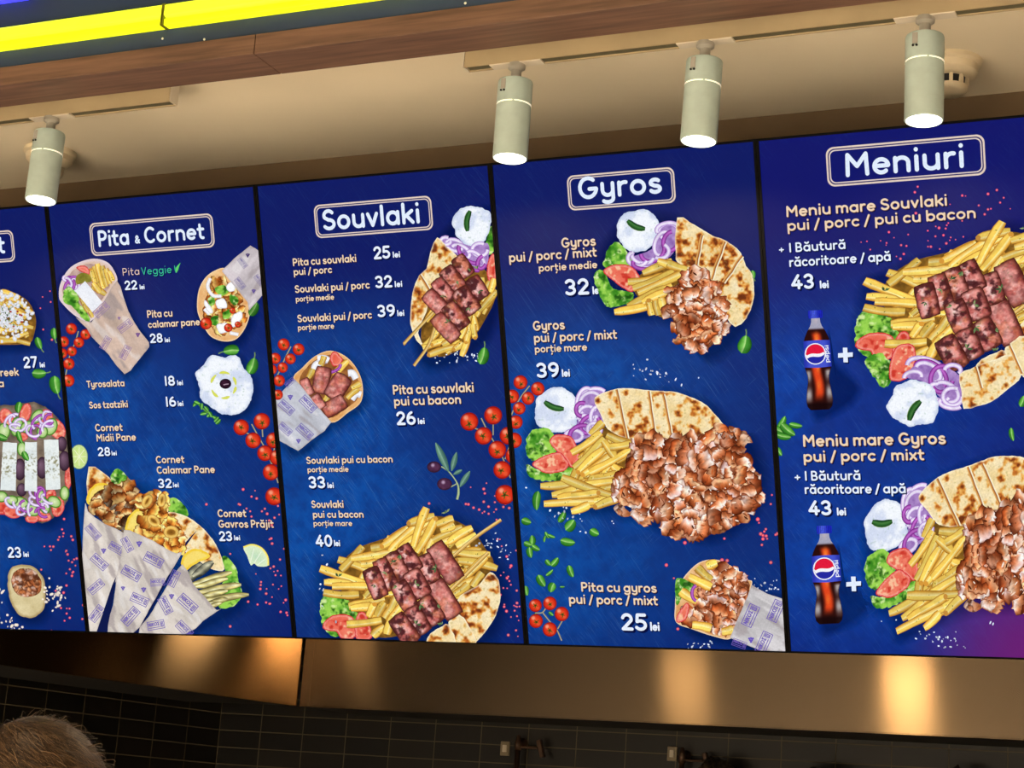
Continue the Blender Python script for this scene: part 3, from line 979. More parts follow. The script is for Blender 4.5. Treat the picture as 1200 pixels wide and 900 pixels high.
def onion_ring(a, cx, cy, rx, ry, ang, a0=0, a1=360, w=4.5, deep=0):
    p = rot2(np.array(arc(0, 0, rx, ry, a0, a1, max(8, int((rx + ry) * .9)))), math.radians(ang)) + [cx, cy]
    if deep: cols = [(92, 26, 110), (150, 54, 160), (190, 110, 200), (160, 66, 170), (96, 30, 116)]
    else: cols = [(136, 88, 172), (208, 182, 230), (244, 238, 253), (214, 190, 236), (142, 96, 180)]
    a.strip(p, w, [-1.1, -.7, 0, .7, 1.1], cols, var=.12); a.mark()


def onion_bed(P, d): return mixc((120, 78, 156), (206, 176, 228), fbm(P, 5, 8))


def dip_col(P, d):
    n = fbm(P, 11, 5); c = mixc((212, 221, 242), (245, 249, 255), ss(.3, .6, n))
    c = mixc(c, (168, 184, 218), (1 - ss(0, 3.5, d)) * .45)
    h = vn(P, 2.4, 17); c = mixc(c, (160, 188, 172), ss(.86, .96, h) * .6)
    return c


def cucumber(a, x0, y0, x1, y1, w):
    t = np.linspace(0, 1, 7)[:, None]; p = np.array([x0, y0]) * (1 - t) + np.array([x1, y1]) * t
    p = p + np.array([-(y1 - y0), x1 - x0]) / math.hypot(x1 - x0, y1 - y0) * (np.sin(math.pi * t) * w * .35)
    a.strip(p, w * np.array([.55, .9, 1, 1, 1, .9, .55]), [-1, -.6, -.2, .3, .75, 1], [(14, 44, 18), (30, 74, 34), (70, 122, 60), (44, 96, 42), (26, 62, 28), (150, 184, 120)], var=.2)


def lettuce_col(seed=0):
    def f(P, d):
        n = fbm(P, 7, seed); c = mixc((58, 132, 32), (158, 214, 84), ss(.3, .68, n))
        c = mixc(c, (222, 242, 168), ss(.58, .74, fbm(P + 40, 5, seed + 4, 3)) * .9)
        c = mixc(c, (28, 76, 18), ss(.60, .74, fbm(P + 90, 6, seed + 6, 3)) * .85)
        return c
    return f


def tomato_col(seed=0):
    def f(P, d):
        c = mixc((226, 84, 66), (246, 142, 116), fbm(P, 7, seed))
        c = mixc(c, (252, 206, 164), ss(.60, .72, fbm(P, 4.5, seed + 3, 2)) * .85)
        c = mixc(c, (196, 44, 34), ss(.60, .74, fbm(P + 50, 6, seed + 6, 2)) * .8)
        c = mixc(c, (252, 168, 158), (1 - ss(1.6, 3.6, d)) * .8); c = mixc(c, (206, 40, 40), 1 - ss(.6, 1.8, d))
        return c
    return f


def cherry(a, x, y, r, seed=0):
    rg = random.Random(seed + int(x * 5 + y * 3))
    hx, hy = x - r * .38, y - r * .42
    def f(P, d):
        q = np.hypot(P[:, 0] - x, P[:, 1] - y) / r
        c = mixc((240, 84, 42), (206, 42, 24), ss(.1, .85, q)); c = mixc(c, (120, 16, 14), ss(.78, 1.0, q))
        h = np.hypot(P[:, 0] - hx, P[:, 1] - hy) / r
        c = mixc(c, (255, 186, 150), (1 - ss(.08, .42, h)) * .8)
        h2 = np.hypot(P[:, 0] - x - r * .4, P[:, 1] - y - r * .45) / r
        return mixc(c, (250, 120, 70), (1 - ss(.1, .4, h2)) * .5)
    a.patch(np.array(arc(x, y, r, r * 1.02, 0, 360, 20)[:-1]), f, max(.9, r * .16), sm=0)
    cx, cy = x + rg.uniform(-.15, .15) * r, y + rg.uniform(.0, .3) * r
    for k in range(5):
        e = k * 1.257 + rg.random() * .6; L = r * rg.uniform(.32, .52)
        a.strip([(cx, cy), (cx + math.cos(e) * L * .6, cy + math.sin(e) * L * .6), (cx + math.cos(e + .2) * L, cy + math.sin(e + .2) * L)], [r * .2, r * .14, r * .04], [-1, 0, 1], [(70, 74, 22), (104, 104, 36), (60, 62, 20)])
    a.poly(np.array(arc(cx, cy, r * .10, r * .1, 0, 360, 6)[:-1]), (60, 44, 22))


def tomatoes(board, parent, stems, lst):
    a = Art(4.2e-4)
    for s in stems:
        a.strip(smooth_open(s), 1.7, [-1, 0, 1], [(110, 104, 84), (186, 176, 146), (96, 90, 70)])
    root = a.build('cherry_tomato_picture', board, parent)
    z = a.z
    for (x, y, r) in lst:
        b = Art(z); cherry(b, x, y, r); z = b.z
        b.build('cherry_tomato', board, root)
    return root


def smooth_open(p, n=5):
    p = [np.asarray(q, float) for q in p]
    if len(p) < 3: t = np.linspace(0, 1, 6)[:, None]; return p[0] * (1 - t) + p[1] * t
    q = [2 * p[0] - p[1]] + p + [2 * p[-1] - p[-2]]; out = []
    for i in range(1, len(q) - 2):
        a, b, c, d = q[i - 1:i + 3]
        for t in np.arange(n) / n:
            out.append(.5 * ((2 * b) + (c - a) * t + (2 * a - 5 * b + 4 * c - d) * t * t + (3 * b - a - 3 * c + d) * t ** 3))
    out.append(p[-1]); return np.array(out)


def leaf(a, x, y, L, W, ang, dark=0, stem=0):
    an = math.radians(ang); t = np.linspace(0, 1, 12)
    w = W * np.sqrt(np.clip(1 - (2 * t - 1) ** 2, .0004, 1)) * (1.06 - .3 * t)
    path = rot2(np.stack([(t - .5) * L, .06 * L * np.sin(math.pi * t)], 1), an) + [x, y]
    k = 1 - .35 * dark
    cols = np.array([(24, 78, 22), (64, 140, 44), (112, 186, 78), (168, 214, 128), (70, 148, 50), (48, 116, 36), (22, 70, 20)]) * k
    a.strip(path, w, [-1, -.75, -.3, .0, .12, .7, 1], cols, var=.18)
    if stem:
        p = rot2(np.array([(.5 * L, 0), (.66 * L, -.03 * L), (.8 * L, -.1 * L)]), an) + [x, y]
        a.strip(p, 1.5, [-1, 1], [(120, 150, 96), (90, 120, 70)])
    a.mark()


def olive_leaf(a, x0, y0, x1, y1, w):
    t = np.linspace(0, 1, 10)[:, None]; p = np.array([x0, y0]) * (1 - t) + np.array([x1, y1]) * t
    a.strip(p, w * np.sin(math.pi * (t[:, 0] * .96 + .02)) ** .7, [-1, 0, .1, 1], [(60, 104, 92), (132, 172, 150), (92, 134, 120), (48, 88, 80)], var=.1)


def specks(board, parent, name, pts, rmin, rmax, col, hl=None, seed=0, jag=False):
    rg = random.Random(seed); a = Art(3.6e-4)
    for x, y in pts:
        r = rg.uniform(rmin, rmax)
        p = np.array(arc(x, y, r, r, 0, 360, 9 if not jag else 6)[:-1])
        if jag: p = np.array([x, y]) + rot2((p - [x, y]) * [rg.uniform(.6, 1.4), rg.uniform(.5, .9)], rg.random() * 6)
        c = np.array(col, float) * rg.uniform(.75, 1.1)
        a.fan(p, hl if hl else c, c)
    o = a.build(name, board, parent)
    if o: o['kind'] = 'stuff'
    return o


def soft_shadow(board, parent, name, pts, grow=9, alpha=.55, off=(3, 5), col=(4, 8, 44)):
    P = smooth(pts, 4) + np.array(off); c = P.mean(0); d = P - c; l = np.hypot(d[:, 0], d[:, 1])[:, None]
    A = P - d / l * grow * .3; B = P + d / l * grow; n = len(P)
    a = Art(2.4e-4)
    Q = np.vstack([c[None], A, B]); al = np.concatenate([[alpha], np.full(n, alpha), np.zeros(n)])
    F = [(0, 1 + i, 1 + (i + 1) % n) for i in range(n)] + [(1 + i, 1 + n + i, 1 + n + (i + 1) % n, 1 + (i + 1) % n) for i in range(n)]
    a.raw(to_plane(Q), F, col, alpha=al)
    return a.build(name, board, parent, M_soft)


def paper_col(ang, seed=0, base=(208, 200, 198)):
    def f(P, d):
        q = rot2(P, -math.radians(ang)); w = fbm(np.stack([q[:, 0] * .35, q[:, 1]], 1), 9, seed, 4)
        c = np.asarray(base, float) * (.84 + .3 * w)[:, None]
        k = fbm(np.stack([q[:, 0] * .25, q[:, 1]], 1) + 70, 7, seed + 3, 2); c = mixc(c, (150, 138, 140), ss(.60, .72, k) * .55); c = mixc(c, (240, 236, 236), ss(.62, .74, 1 - k) * .45)
        return mixc(c, (170, 158, 156), (1 - ss(0, 2, d)) * .5)
    return f


INK = (112, 96, 178)
def stamp(a, x, y, ang, s, ink=INK, clip=None):
    """wrapping-paper print: framed name with a little building"""
    an = math.radians(ang); c, q = math.cos(an), math.sin(an)
    def fx(P):   # em (y up) -> px
        X = P[:, 0] * s; Y = -P[:, 1] * s
        return to_plane(np.stack([x + X * c - Y * q, y + X * q + Y * c], 1))
    w, h = 4.1, 2.0
    box_ = [np.array([(-w / 2, -h / 2), (w / 2, -h / 2), (w / 2, h / 2), (-w / 2, h / 2), (-w / 2, -h / 2)])]
    strokes(a, box_, .075, fx, ink, dz=1e-5)
    ln, L_ = layout('NIKOΣ')
    strokes(a, [(l * [2.75 / L_, .85] + [-1.85, -.15]) for l in ln], .095, fx, ink)
    strokes(a, [np.array([(-1.8, -.55), (-.2, -.55)]), np.array([(-.05, -.55), (.85, -.55)])], .085, fx, ink)
    strokes(a, [np.array([(1.2, -.55), (1.2, .3), (1.75, .3), (1.75, -.55), (1.2, -.55)]), np.array([(1.1, .55), (1.85, .55)]), np.array([(1.47, .3), (1.47, -.5)])], .085, fx, ink)


def grapes(a, x, y, s, ink=INK):
    for dx, dy in ((-1, 0), (0, -.2), (1, 0), (-.5, .9), (.5, .9), (0, 1.8)):
        a.poly(np.array(arc(x + dx * s, y + dy * s, s * .6, s * .6, 0, 360, 7)[:-1]), ink)


def blob_mix(P, items):
    return P

# ------------------------------------------------------------------ the five boards
M_bezel = mat('black_bezel_plastic', (4, 4, 5), .7, noise=.15, nscale=30)
M_bezel.node_tree.nodes['Principled BSDF'].inputs['Specular IOR Level'].default_value = .08
M_brk = mat('bracket_steel', (40, 40, 42), .5, metal=.6, noise=.1)


def display_mat(name, seed, violet=False):
    m = bpy.data.materials.new(name)
    nt, N, L, b = nodes_of(m)
    b.inputs['Base Color'].default_value = (.005, .005, .006, 1)
    b.inputs['Specular IOR Level'].default_value = .0
    b.inputs['Roughness'].default_value = .38
    tc = N.new('ShaderNodeTexCoord')
    def noise(scale, det, rot=0, st=(1, 1, 1), off=0):
        mp = N.new('ShaderNodeMapping'); mp.inputs['Rotation'].default_value = (0, rot, 0); mp.inputs['Scale'].default_value = st
        mp.inputs['Location'].default_value = (off + seed * 3.1, seed * 1.7, off)
        rt = N.new('ShaderNodeMapping'); rt.inputs['Rotation'].default_value = (0, rot, 0)
        L.new(tc.outputs['Object'], rt.inputs[0]); mp.inputs['Rotation'].default_value = (0, 0, 0); L.new(rt.outputs[0], mp.inputs[0])
        n = N.new('ShaderNodeTexNoise'); n.inputs['Scale'].default_value = scale; n.inputs['Detail'].default_value = det
        L.new(mp.outputs[0], n.inputs['Vector']); return n.outputs[0]
    def math_(op, a, b_=None, clamp=False):
        n = N.new('ShaderNodeMath'); n.operation = op; n.use_clamp = clamp
        for i, v in enumerate((a, b_)):
            if v is None: continue
            if isinstance(v, (int, float)): n.inputs[i].default_value = v
            else: L.new(v, n.inputs[i])
        return n.outputs[0]
    def rng_(v, a, b_, c, d):
        n = N.new('ShaderNodeMapRange'); n.interpolation_type = 'SMOOTHSTEP'
        for i, k in enumerate((a, b_, c, d)): n.inputs[i + 1].default_value = k
        L.new(v, n.inputs[0]); return n.outputs[0]
    def mixn(f, a, b_):
        n = N.new('ShaderNodeMix'); n.data_type = 'RGBA'; L.new(f, n.inputs[0])
        for i, v in ((6, a), (7, b_)):
            if isinstance(v, tuple): n.inputs[i].default_value = L4(v)
            else: L.new(v, n.inputs[i])
        return n.outputs[2]
    sp = N.new('ShaderNodeSeparateXYZ'); L.new(tc.outputs['Object'], sp.inputs[0])
    # printed picture: deep blue board, lighter scratched middle (the design itself is shaded like this)
    low = rng_(noise(2.6, 3), .32, .7, 0, 1)
    zz = sp.outputs['Z']
    up = rng_(zz, 1.02, .62, 0, 1)
    dn = rng_(zz, -.02, .22, .45, 1)
    lf = rng_(sp.outputs['X'], .36, -.10, .35, 1)
    g = math_('MULTIPLY', math_('MULTIPLY', up, dn), lf)
    g = math_('MULTIPLY', g, math_('ADD', math_('MULTIPLY', low, .65), .45), True)
    col = mixn(g, (0, 20, 98) if not violet else (4, 14, 104), (0, 74, 160) if not violet else (0, 64, 162))
    m2 = rng_(noise(30, 5), .35, .7, 0, 1)
    col = mixn(math_('MULTIPLY', m2, math_('ADD', math_('MULTIPLY', g, .35), .08)), col, (0, 18, 90))
    for k, (rot, st, th) in enumerate(((-58, (4.0, 1, 260), .60), (-48, (9, 1, 420), .58), (40, (7, 1, 330), .64), (-64, (2.4, 1, 150), .66))):
        s = noise(2.2, 5, math.radians(rot), st, k * 5)
        f = math_('MULTIPLY', rng_(s, th, th + .12, 0, 1), math_('ADD', math_('MULTIPLY', g, .33), .07))
        f = math_('MULTIPLY', f, rng_(noise(5, 2, 0, (1, 1, 1), k * 9 + 2), .38, .6, .15, 1))
        col = mixn(f, col, (84, 146, 206))
    if violet:
        vx = N.new('ShaderNodeVectorMath'); vx.operation = 'DISTANCE'; vx.inputs[1].default_value = (.24, 0, .0)
        L.new(tc.outputs['Object'], vx.inputs[0])
        col = mixn(rng_(vx.outputs['Value'], .32, .02, 0, .85), col, (112, 26, 112))
    L.new(col, b.inputs['Emission Color'])
    b.inputs['Emission Strength'].default_value = 1.0
    return m


def make_board(i, label):
    cx = (i - .5) * PITCH
    root = empty('digital_menu_board', (cx, 0, Z0), (TILT, 0, 0))
    tag(root, label, 'menu board', 'digital menu boards in a row')
    w = PITCH / 2 - .0006
    boxo('housing', M_bezel, (-w, w, .0012, .055, 0.0005, BH), root, bevel=.002)
    bm = bmesh.new()
    d = DW / 2
    box(bm, -w, -d, -.003, .0016, 0.0005, BH); box(bm, d, w, -.003, .0016, 0.0005, BH)
    box(bm, -d, d, -.003, .0016, 0.0005, DZ0); box(bm, -d, d, -.003, .0016, DZ1, BH)
    obj('bezel', bm, M_bezel, root)
    boxo('display', display_mat('lit_blue_display', i, i == 4), (-d, d, 0, .001, DZ0, DZ1), root)
    iv = Matrix.Rotation(-TILT, 4, 'X')
    for sx in (-.2, .2):
        bm = bmesh.new(); box(bm, sx - .02, sx + .02, -.125, .079, .52, .56, M=iv); box(bm, sx - .03, sx + .03, .069, .079, .44, .64, M=iv)
        obj('wall_bracket', bm, M_brk, root)
    return {'cx': cx, 'root': root}


def cr(ox, oy, s, pts): return [(ox + x / s, oy + y / s) for x, y in pts]


def fit_affine(src, dst):
    A, B = S(src), S(dst)
    X = np.column_stack([A, np.ones(len(A))]); k = np.linalg.lstsq(X, B, rcond=None)[0]
    return k[:2].T, k[2]


def pp(*a): return [tuple(a[i:i + 2]) for i in range(0, len(a), 2)]


def dip_picture(b, par, pts, cuc, z, name='dip'):
    a = Art(z); a.patch(pts, dip_col, 1.6, rough=2.2, rs=6)
    o = a.build(name, b, par)
    if cuc:
        c = Art(a.z); cucumber(c, *cuc); c.build('cucumber_slice', b, par); return c.z
    return a.z


def part_patch(b, par, name, pts, fn, z, cell=1.6, rough=1.0, rs=5, sm=4, seed=1):
    a = Art(z); a.patch(pts, fn, cell, rough=rough, rs=rs, sm=sm, seed=seed); a.build(name, b, par); return a.z


def salt(b, par, pts, seed=1):
    specks(b, par, 'salt_flakes', pts, .7, 1.7, (222, 232, 250), seed=seed, jag=True)


def scatter(rg, cx, cy, sx, sy, n): return [(rg.gauss(cx, sx), rg.gauss(cy, sy)) for _ in range(n)]


def stuff(o):
    if o: o['kind'] = 'stuff'
    return o


def fry_list(b, par, a, lst, w):
    for q in lst:
        f = Art(a.z); fry(f, *q[0], *q[1], w=w); a.z = f.z; f.build('french_fry', b, par)


def leaves(b, par, lst, stem=0):
    z = 4.2e-4
    for q in lst:
        f = Art(z); leaf(f, *q, stem=stem); z = f.z; f.build('basil_leaf_picture', b, par)


# ---------------- board with the Greek salad (leftmost, partly out of the picture)
def board_salad():
    b = make_board(0, 'leftmost menu board, cut by the picture edge, showing a Greek salad'); r = b['root']
    title_frame(b, r, (-122, 281), (16, 269), (17, 305), (-120, 318))
    text(b, r, 'title_lettering', 't', -1.5, 297.5, 7, 21, WHITE, .085, False)
    # loaded fries with feta
    bed = pp(-60, 372, -40, 345, -8, 338, 14, 343, 32, 352, 42, 372, 40, 392, 34, 402, 10, 404, -30, 402, -52, 392)
    soft_shadow(b, r, 'dish_shadow', bed)
    a = Art(4e-4); a.patch(bed, bed_col, 2.2); root = a.build('loaded_fries_picture', b, r); z = a.z
    a = Art(z); fries_random(a, bed, 40, 20, 30, 22, 34, 6, 3)
    for q in ((0, 395, 36, 403), (10, 400, 34, 390), (20, 352, 40, 368), (-10, 402, 20, 400)): fry(a, *q, 5)
    stuff(a.build('fries', b, root)); z = a.z
    rg = random.Random(4); a = Art(z)
    for _ in range(300):
        x, y = rg.gauss(2, 22), rg.gauss(371, 15)
        if (x - 0) ** 2 / 1700 + (y - 371) ** 2 / 900 > 1: continue
        s = rg.uniform(1.5, 3.6); p = np.array([x, y]) + rot2(np.array(arc(0, 0, s, s * .7, 0, 360, 6)[:-1]), rg.random() * 6)
        a.fan(p, (250, 250, 252), (206, 210, 222))
    for _ in range(60):
        x, y = rg.gauss(6, 15), rg.gauss(370, 10); herb(a, x, y, 2.4, int(x * 9)) if rg.random() < .75 else a.poly(np.array(arc(x, y, 1.4, 1.2, 0, 360, 6)[:-1]), (170, 44, 40))
    stuff(a.build('feta_crumbs', b, root))
    leaves(b, r, [(46, 402, 15, 9, 70), (46, 437, 17, 13, 0), (66, 451, 22, 15, 80), (64, 391, 14, 9, 85), (22, 478, 12, 9, 100)], stem=1)
    price(b, r, '27', 27.8, 431.5, 44.3, 13.5, 47, 53, 6)
    text(b, r, 'dish_lettering', 'Greek', -7, 441.5, 22.4, 9.5)
    text(b, r, 'dish_lettering', 'a', -1.5, 453.8, 5.4, 9.5)
    # greek salad
    out = pp(-44, 540, -36, 500, -8, 478, 20, 474, 40, 471, 58, 480, 74, 499, 82, 530, 83, 560, 76, 592, 54, 612, 30, 606, 0, 596, -30, 585)
    soft_shadow(b, r, 'dish_shadow', out)
    a = Art(4e-4); a.patch(out, lambda P, d: mixc((76, 66, 58), (172, 150, 128), fbm(P, 8, 3)) * (.7 + .3 * ss(0, 5, d))[:, None], 2.0, rough=2)
    root = a.build('greek_salad_picture', b, r); z = a.z
    for k, (x, y, w_, h_, an) in enumerate(((8, 490, 16, 24, -20), (30, 484, 13, 24, 15), (52, 492, 20, 26, 20), (67, 503, 18, 26, -30), (2, 594, 22, 18, 20), (14, 600, 22, 14, 20), (48, 604, 26, 13, 15), (68, 594, 15, 24, 10), (80, 560, 8, 26, 0), (-18, 500, 20, 20, 30), (-26, 575, 22, 20, 0), (38, 608, 16, 10, 0), (26, 512, 14, 10, 0), (60, 580, 12, 14, 30), (24, 586, 12, 9, 0))):
        p = rot2(np.array(arc(0, 0, w_ / 2, h_ / 2, 0, 360, 12)[:-1]) * [1, 1], math.radians(an)) + [x, y]
        z = part_patch(b, root, 'tomato_wedge', p, tomato_col(k), z, 1.7, .6, sm=2, seed=k)
    a = Art(z)
    for k, (x, y, r1, r2, an) in enumerate(((20, 500, 7, 11, 10), (44, 488, 6, 9, 40), (32, 500, 6, 8, 60), (25, 590, 10, 7, 30), (52, 592, 6, 10, -20), (38, 598, 9, 6, 20), (76, 578, 5, 8, 0), (14, 586, 7, 5, 0), (-14, 590, 9, 6, 0), (5, 505, 7, 9, 0), (60, 500, 7, 10, 20), (50, 506, 6, 7, 0), (64, 588, 8, 6, 30), (2, 582, 7, 6, 0), (48, 582, 5, 8, 0), (26, 526, 5, 8, 0))):
        p = rot2(np.array(arc(0, 0, r1, r2, 0, 360, 14)[:-1]), math.radians(an)) + [x, y]
        a.fan(p, (226, 238, 190), (150, 196, 96)); a.strip(np.vstack([p, p[:1]]), 1.6, [-1, 1], [(70, 116, 40), (96, 150, 60)]); a.mark()
    a.build('cucumber_slice', b, root, split=True); z = a.z
    a = Art(z)
    for k in range(26):
        rg2 = random.Random(k); onion_ring(a, rg2.choice([rg2.uniform(6, 60), rg2.uniform(20, 62)]), rg2.choice([rg2.uniform(488, 508), rg2.uniform(578, 600)]), rg2.uniform(5, 10), rg2.uniform(3, 7), rg2.uniform(0, 180), 0, rg2.uniform(140, 330), 3, k % 3 == 0)
    a.build('onion_ring', b, root, split=True); a = Art(a.z)
    for x, y, rx, ry in ((24, 550, 7, 13), (50, 548, 7, 13), (76, 540, 7, 12), (26, 574, 6, 8), (73, 520, 6, 9)):
        p = np.array(arc(x, y, rx, ry, 0, 360, 16)[:-1]); a.fan(p, (128, 96, 118), (44, 22, 40), center=(x - 2, y - 4)); a.mark()
    a.build('olive', b, root, split=True); z = a.z
    for k, q in enumerate((pp(4, 518, 20.5, 519, 19, 575, 1, 574), pp(30, 518, 43.8, 518, 44, 576, 29.5, 575), pp(52, 515, 69, 515, 71.5, 573, 54.5, 574))):
        a = Art(z)
        a.patch(q, lambda P, d: mixc(mixc((214, 224, 226), (244, 248, 244), fbm(P, 9, 4)), (112, 104, 56), ss(.60, .8, vn(P, 1.7, 6)) * ss(.66, .92, 1 - np.abs(P[:, 1] - 545) / 60) * .75), 1.4, rough=.5, sm=0)
        a.build('feta_slab', b, root); z = a.z
    a = Art(z); leaf(a, 31, 534, 13, 8, 60); leaf(a, 23, 477, 13, 9, 100); leaf(a, 3, 512, 14, 9, 20); leaf(a, 24, 512, 16, 7, 70); a.build('basil_leaf', b, root, split=True)
    price(b, r, '23', 9.3, 653.5, 25.7, 12.7, 27.8, 34.2, 6)
    # rolled wrap with crumbs
    roll = pp(9, 680, 12, 667, 22, 662, 36, 663, 47, 671, 53, 684, 53, 708, 46, 720, 34, 724, 22, 720, 14, 708, 10, 694)
    soft_shadow(b, r, 'dish_shadow', roll)
    a = Art(4e-4)
    a.patch(roll, lambda P, d: mixc(mixc((196, 178, 128), (236, 222, 178), fbm(P, 8, 2)), (140, 110, 62), (1 - ss(0, 4, d)) * .6), 1.6, rough=.8)
    root = a.build('rolled_wrap_picture', b, r)
    z = part_patch(b, root, 'filling', pp(13, 682, 18, 669, 30, 666, 42, 670, 49, 682, 46, 694, 34, 700, 20, 696), gyros_col(pp(10, 660, 54, 702), 5, 9), a.z, 1.2)
    rg = random.Random(8)
    specks(b, r, 'crumbs_picture', scatter(rg, 63, 694, 7, 7, 34) + scatter(rg, 8, 727, 12, 7, 18) + scatter(rg, -2, 694, 4, 5, 8) + scatter(rg, 30, 738, 14, 3, 8), 1.0, 2.6, (232, 214, 196), (252, 244, 232), 3, True)
    specks(b, r, 'peppercorn_picture', scatter(rg, 80, 690, 12, 28, 34) + scatter(rg, 70, 636, 9, 9, 12) + scatter(rg, 52, 380, 8, 24, 8), .9, 1.7, (206, 34, 62), (255, 150, 160), 2)


# ---------------- board two: pita and cones
def board_pita():
    b = make_board(1, 'blue menu board headed Pita & Cornet with three paper cones of fried seafood'); r = b['root']
    title_frame(b, r, (104, 262), (249, 249.5), (252, 289.5), (108, 300.5))
    text(b, r, 'title_lettering', 'Pita', 115.3, 289.7, 152.5, 19.6, WHITE, .085, False)
    text(b, r, 'title_lettering', '&', 158.5, 285.5, 164.5, 9.5, WHITE, .10, False)
    text(b, r, 'title_lettering', 'Cornet', 169.5, 285.6, 241, 19.6, WHITE, .085, False)
    text(b, r, 'dish_lettering', 'Pita', 143.6, 323.6, 164.3, 9.6, (238, 206, 190), .05)
    text(b, r, 'dish_lettering', 'Veggie', 165.8, 322.6, 202, 9.6, (60, 190, 150), .055)
    a = Art(6e-4); a.strip([(204.5, 311), (205.5, 316), (206.8, 319.5)], [.6, 1.4, 1.6], [-1, 1], [(60, 190, 130), (60, 190, 130)]); a.strip(smooth_open(pp(206.8, 319.5, 208, 314, 211.5, 308)), [.8, 1.4, 2.4, 3.2, 3.6, 3.4, 3.0, 2.2, 1.6, 1, .3], [-1, 0, 1], [(50, 180, 110), (120, 220, 110), (40, 170, 90)]); a.build('leaf_mark', b, r)
    for t, x0, y0, x1, c in (('Pita cu', 172.6, 372.6, 202.6, 9), ('calamar pane', 173.8, 384.4, 234.8, 8.4), ('Tyrosalata', 102, 454.4, 146.4, 8.2), ('Sos tzatziki', 104.8, 478.8, 150.3, 8.2),
                             ('Cornet', 111.8, 505.6, 144.2, 8.8), ('Midii Pane', 113.2, 517.4, 159.7, 8.8), ('Cornet', 183, 543, 216.5, 8.8), ('Calamar Pane', 184, 555.2, 252.2, 8.8), ('Cornet', 255.3, 606, 289, 9.2), ('Gavros Prăjit', 256.2, 618.4, 321, 9.2)):
        text(b, r, 'dish_lettering', t, x0, y0, x1, c)
    for n, x0, y0, x1, c, l0, l1 in (('22', 146.3, 340, 161.6, 11, 164, 169.8), ('28', 176, 402, 191.4, 11, 193.4, 199.4), ('18', 192.5, 452.3, 205.8, 11.7, 208, 214.8), ('16', 193.8, 476.7, 207.2, 11.9, 208.6, 215.2),
                                     ('28', 114.8, 534.5, 130, 10.4, 131, 137.2), ('32', 185.6, 571.9, 202, 11, 203, 210), ('23', 257, 634, 272.8, 11.6, 274.6, 281.8)):
        price(b, r, n, x0, y0, x1, c, l0, l1)
    K = lambda p: cr(50, 210, 4.444, p)
    # veggie pita in paper
    pita = K(pp(85, 610, 96, 535, 150, 455, 250, 415, 330, 428, 372, 475, 388, 540, 330, 640, 250, 740, 175, 715, 105, 650))
    soft_shadow(b, r, 'dish_shadow', pp(70, 345, 84, 312, 124, 306, 138, 330, 152, 368, 174, 402, 146, 436, 128, 412))
    a = Art(4e-4); a.patch(pita, lambda P, d: mixc(mixc((238, 222, 218), (214, 178, 150), fbm(P, 12, 3)), (228, 212, 222), (1 - ss(1, 5, d)) * .8), 1.6)
    root = a.build('veggie_pita_picture', b, r); z = a.z
    z = part_patch(b, root, 'filling_bed', K(pp(105, 600, 120, 530, 165, 470, 250, 440, 330, 470, 355, 540, 300, 640, 245, 715, 190, 695)), lambda P, d: mixc((150, 116, 110), (232, 204, 190), fbm(P, 6, 2)), z, 2)
    a = Art(z)
    for k in range(9): onion_ring(a, 80 + (k % 3) * 4, 326 + (k % 5) * 3 + (k // 5) * 2, 6, 3.4, 40 * k, 0, 230, 3, k % 2)
    a.build('onion_ring', b, root, split=True); z = a.z
    a = Art(z)
    fry_list(b, root, a, [K(q) for q in (pp(268, 452, 300, 560), pp(285, 440, 318, 570), pp(310, 450, 335, 560), pp(330, 465, 352, 545), pp(250, 470, 275, 540), pp(255, 560, 330, 600), pp(262, 540, 300, 590), pp(345, 480, 365, 530))], 6)
    stuff(a.build('fries', b, root)); z = a.z
    z = part_patch(b, root, 'tomato_slice', K(pp(175, 460, 210, 448, 245, 470, 240, 495, 200, 480)), tomato_col(3), z, 1.3)
    z = part_patch(b, root, 'pickle', K(pp(175, 510, 205, 488, 245, 500, 255, 530, 215, 540, 180, 545)), lambda P, d: mixc((96, 96, 28), (176, 166, 70), fbm(P, 5, 1)), z, 1.3)
    z = part_patch(b, root, 'lettuce', K(pp(108, 590, 140, 560, 175, 590, 195, 650, 215, 690, 190, 700, 150, 660, 110, 640)), lettuce_col(2), z, 1.4, 2)
    z = part_patch(b, root, 'lettuce', K(pp(190, 660, 215, 670, 245, 720, 240, 745, 205, 720)), lettuce_col(5), z, 1.4, 1.5)
    a = Art(z)
    fry_list(b, root, a, [K(q) for q in (pp(215, 640, 262, 720), pp(200, 620, 240, 690))], 5)
    stuff(a.build('fries', b, root)); z = a.z
    z = part_patch(b, root, 'feta_slab', K(pp(170, 582, 222, 530, 312, 640, 262, 694)), lambda P, d: mixc((226, 230, 240), (250, 250, 254), fbm(P, 9, 4)), z, 1.6, .5, sm=0)
    pap = K(pp(388, 528, 422, 610, 450, 690, 500, 780, 556, 850, 552, 880)) + cr(60, 390, 4.286, pp(490, 75, 430, 150, 370, 207, 290, 110, 205, 20)) + K(pp(230, 775, 175, 720, 255, 745, 300, 670, 335, 612))
    a = Art(z); a.patch(pap, paper_col(55, 4, (206, 180, 164)), 1.8, rough=.5, sm=2)
    for x, y, an, s in ((119, 363, -42, 4.6), (147, 382, -38, 4.2), (124, 402, -60, 3.8), (147, 413, -62, 4.0)): stamp(a, x, y, an, s, (150, 122, 166))
    grapes(a, 162, 391, 1.7, (110, 70, 140)); grapes(a, 140, 372, 1.2, (140, 110, 160)); a.build('paper_wrap', b, root)
    # calamari pita
    pita = pp(231, 360, 233, 340, 241, 325, 254, 316, 266, 315, 282, 330, 293, 356, 292, 372, 286, 387, 276, 398, 262, 400, 248, 395, 240, 385, 234, 373)
    soft_shadow(b, r, 'dish_shadow', pita)
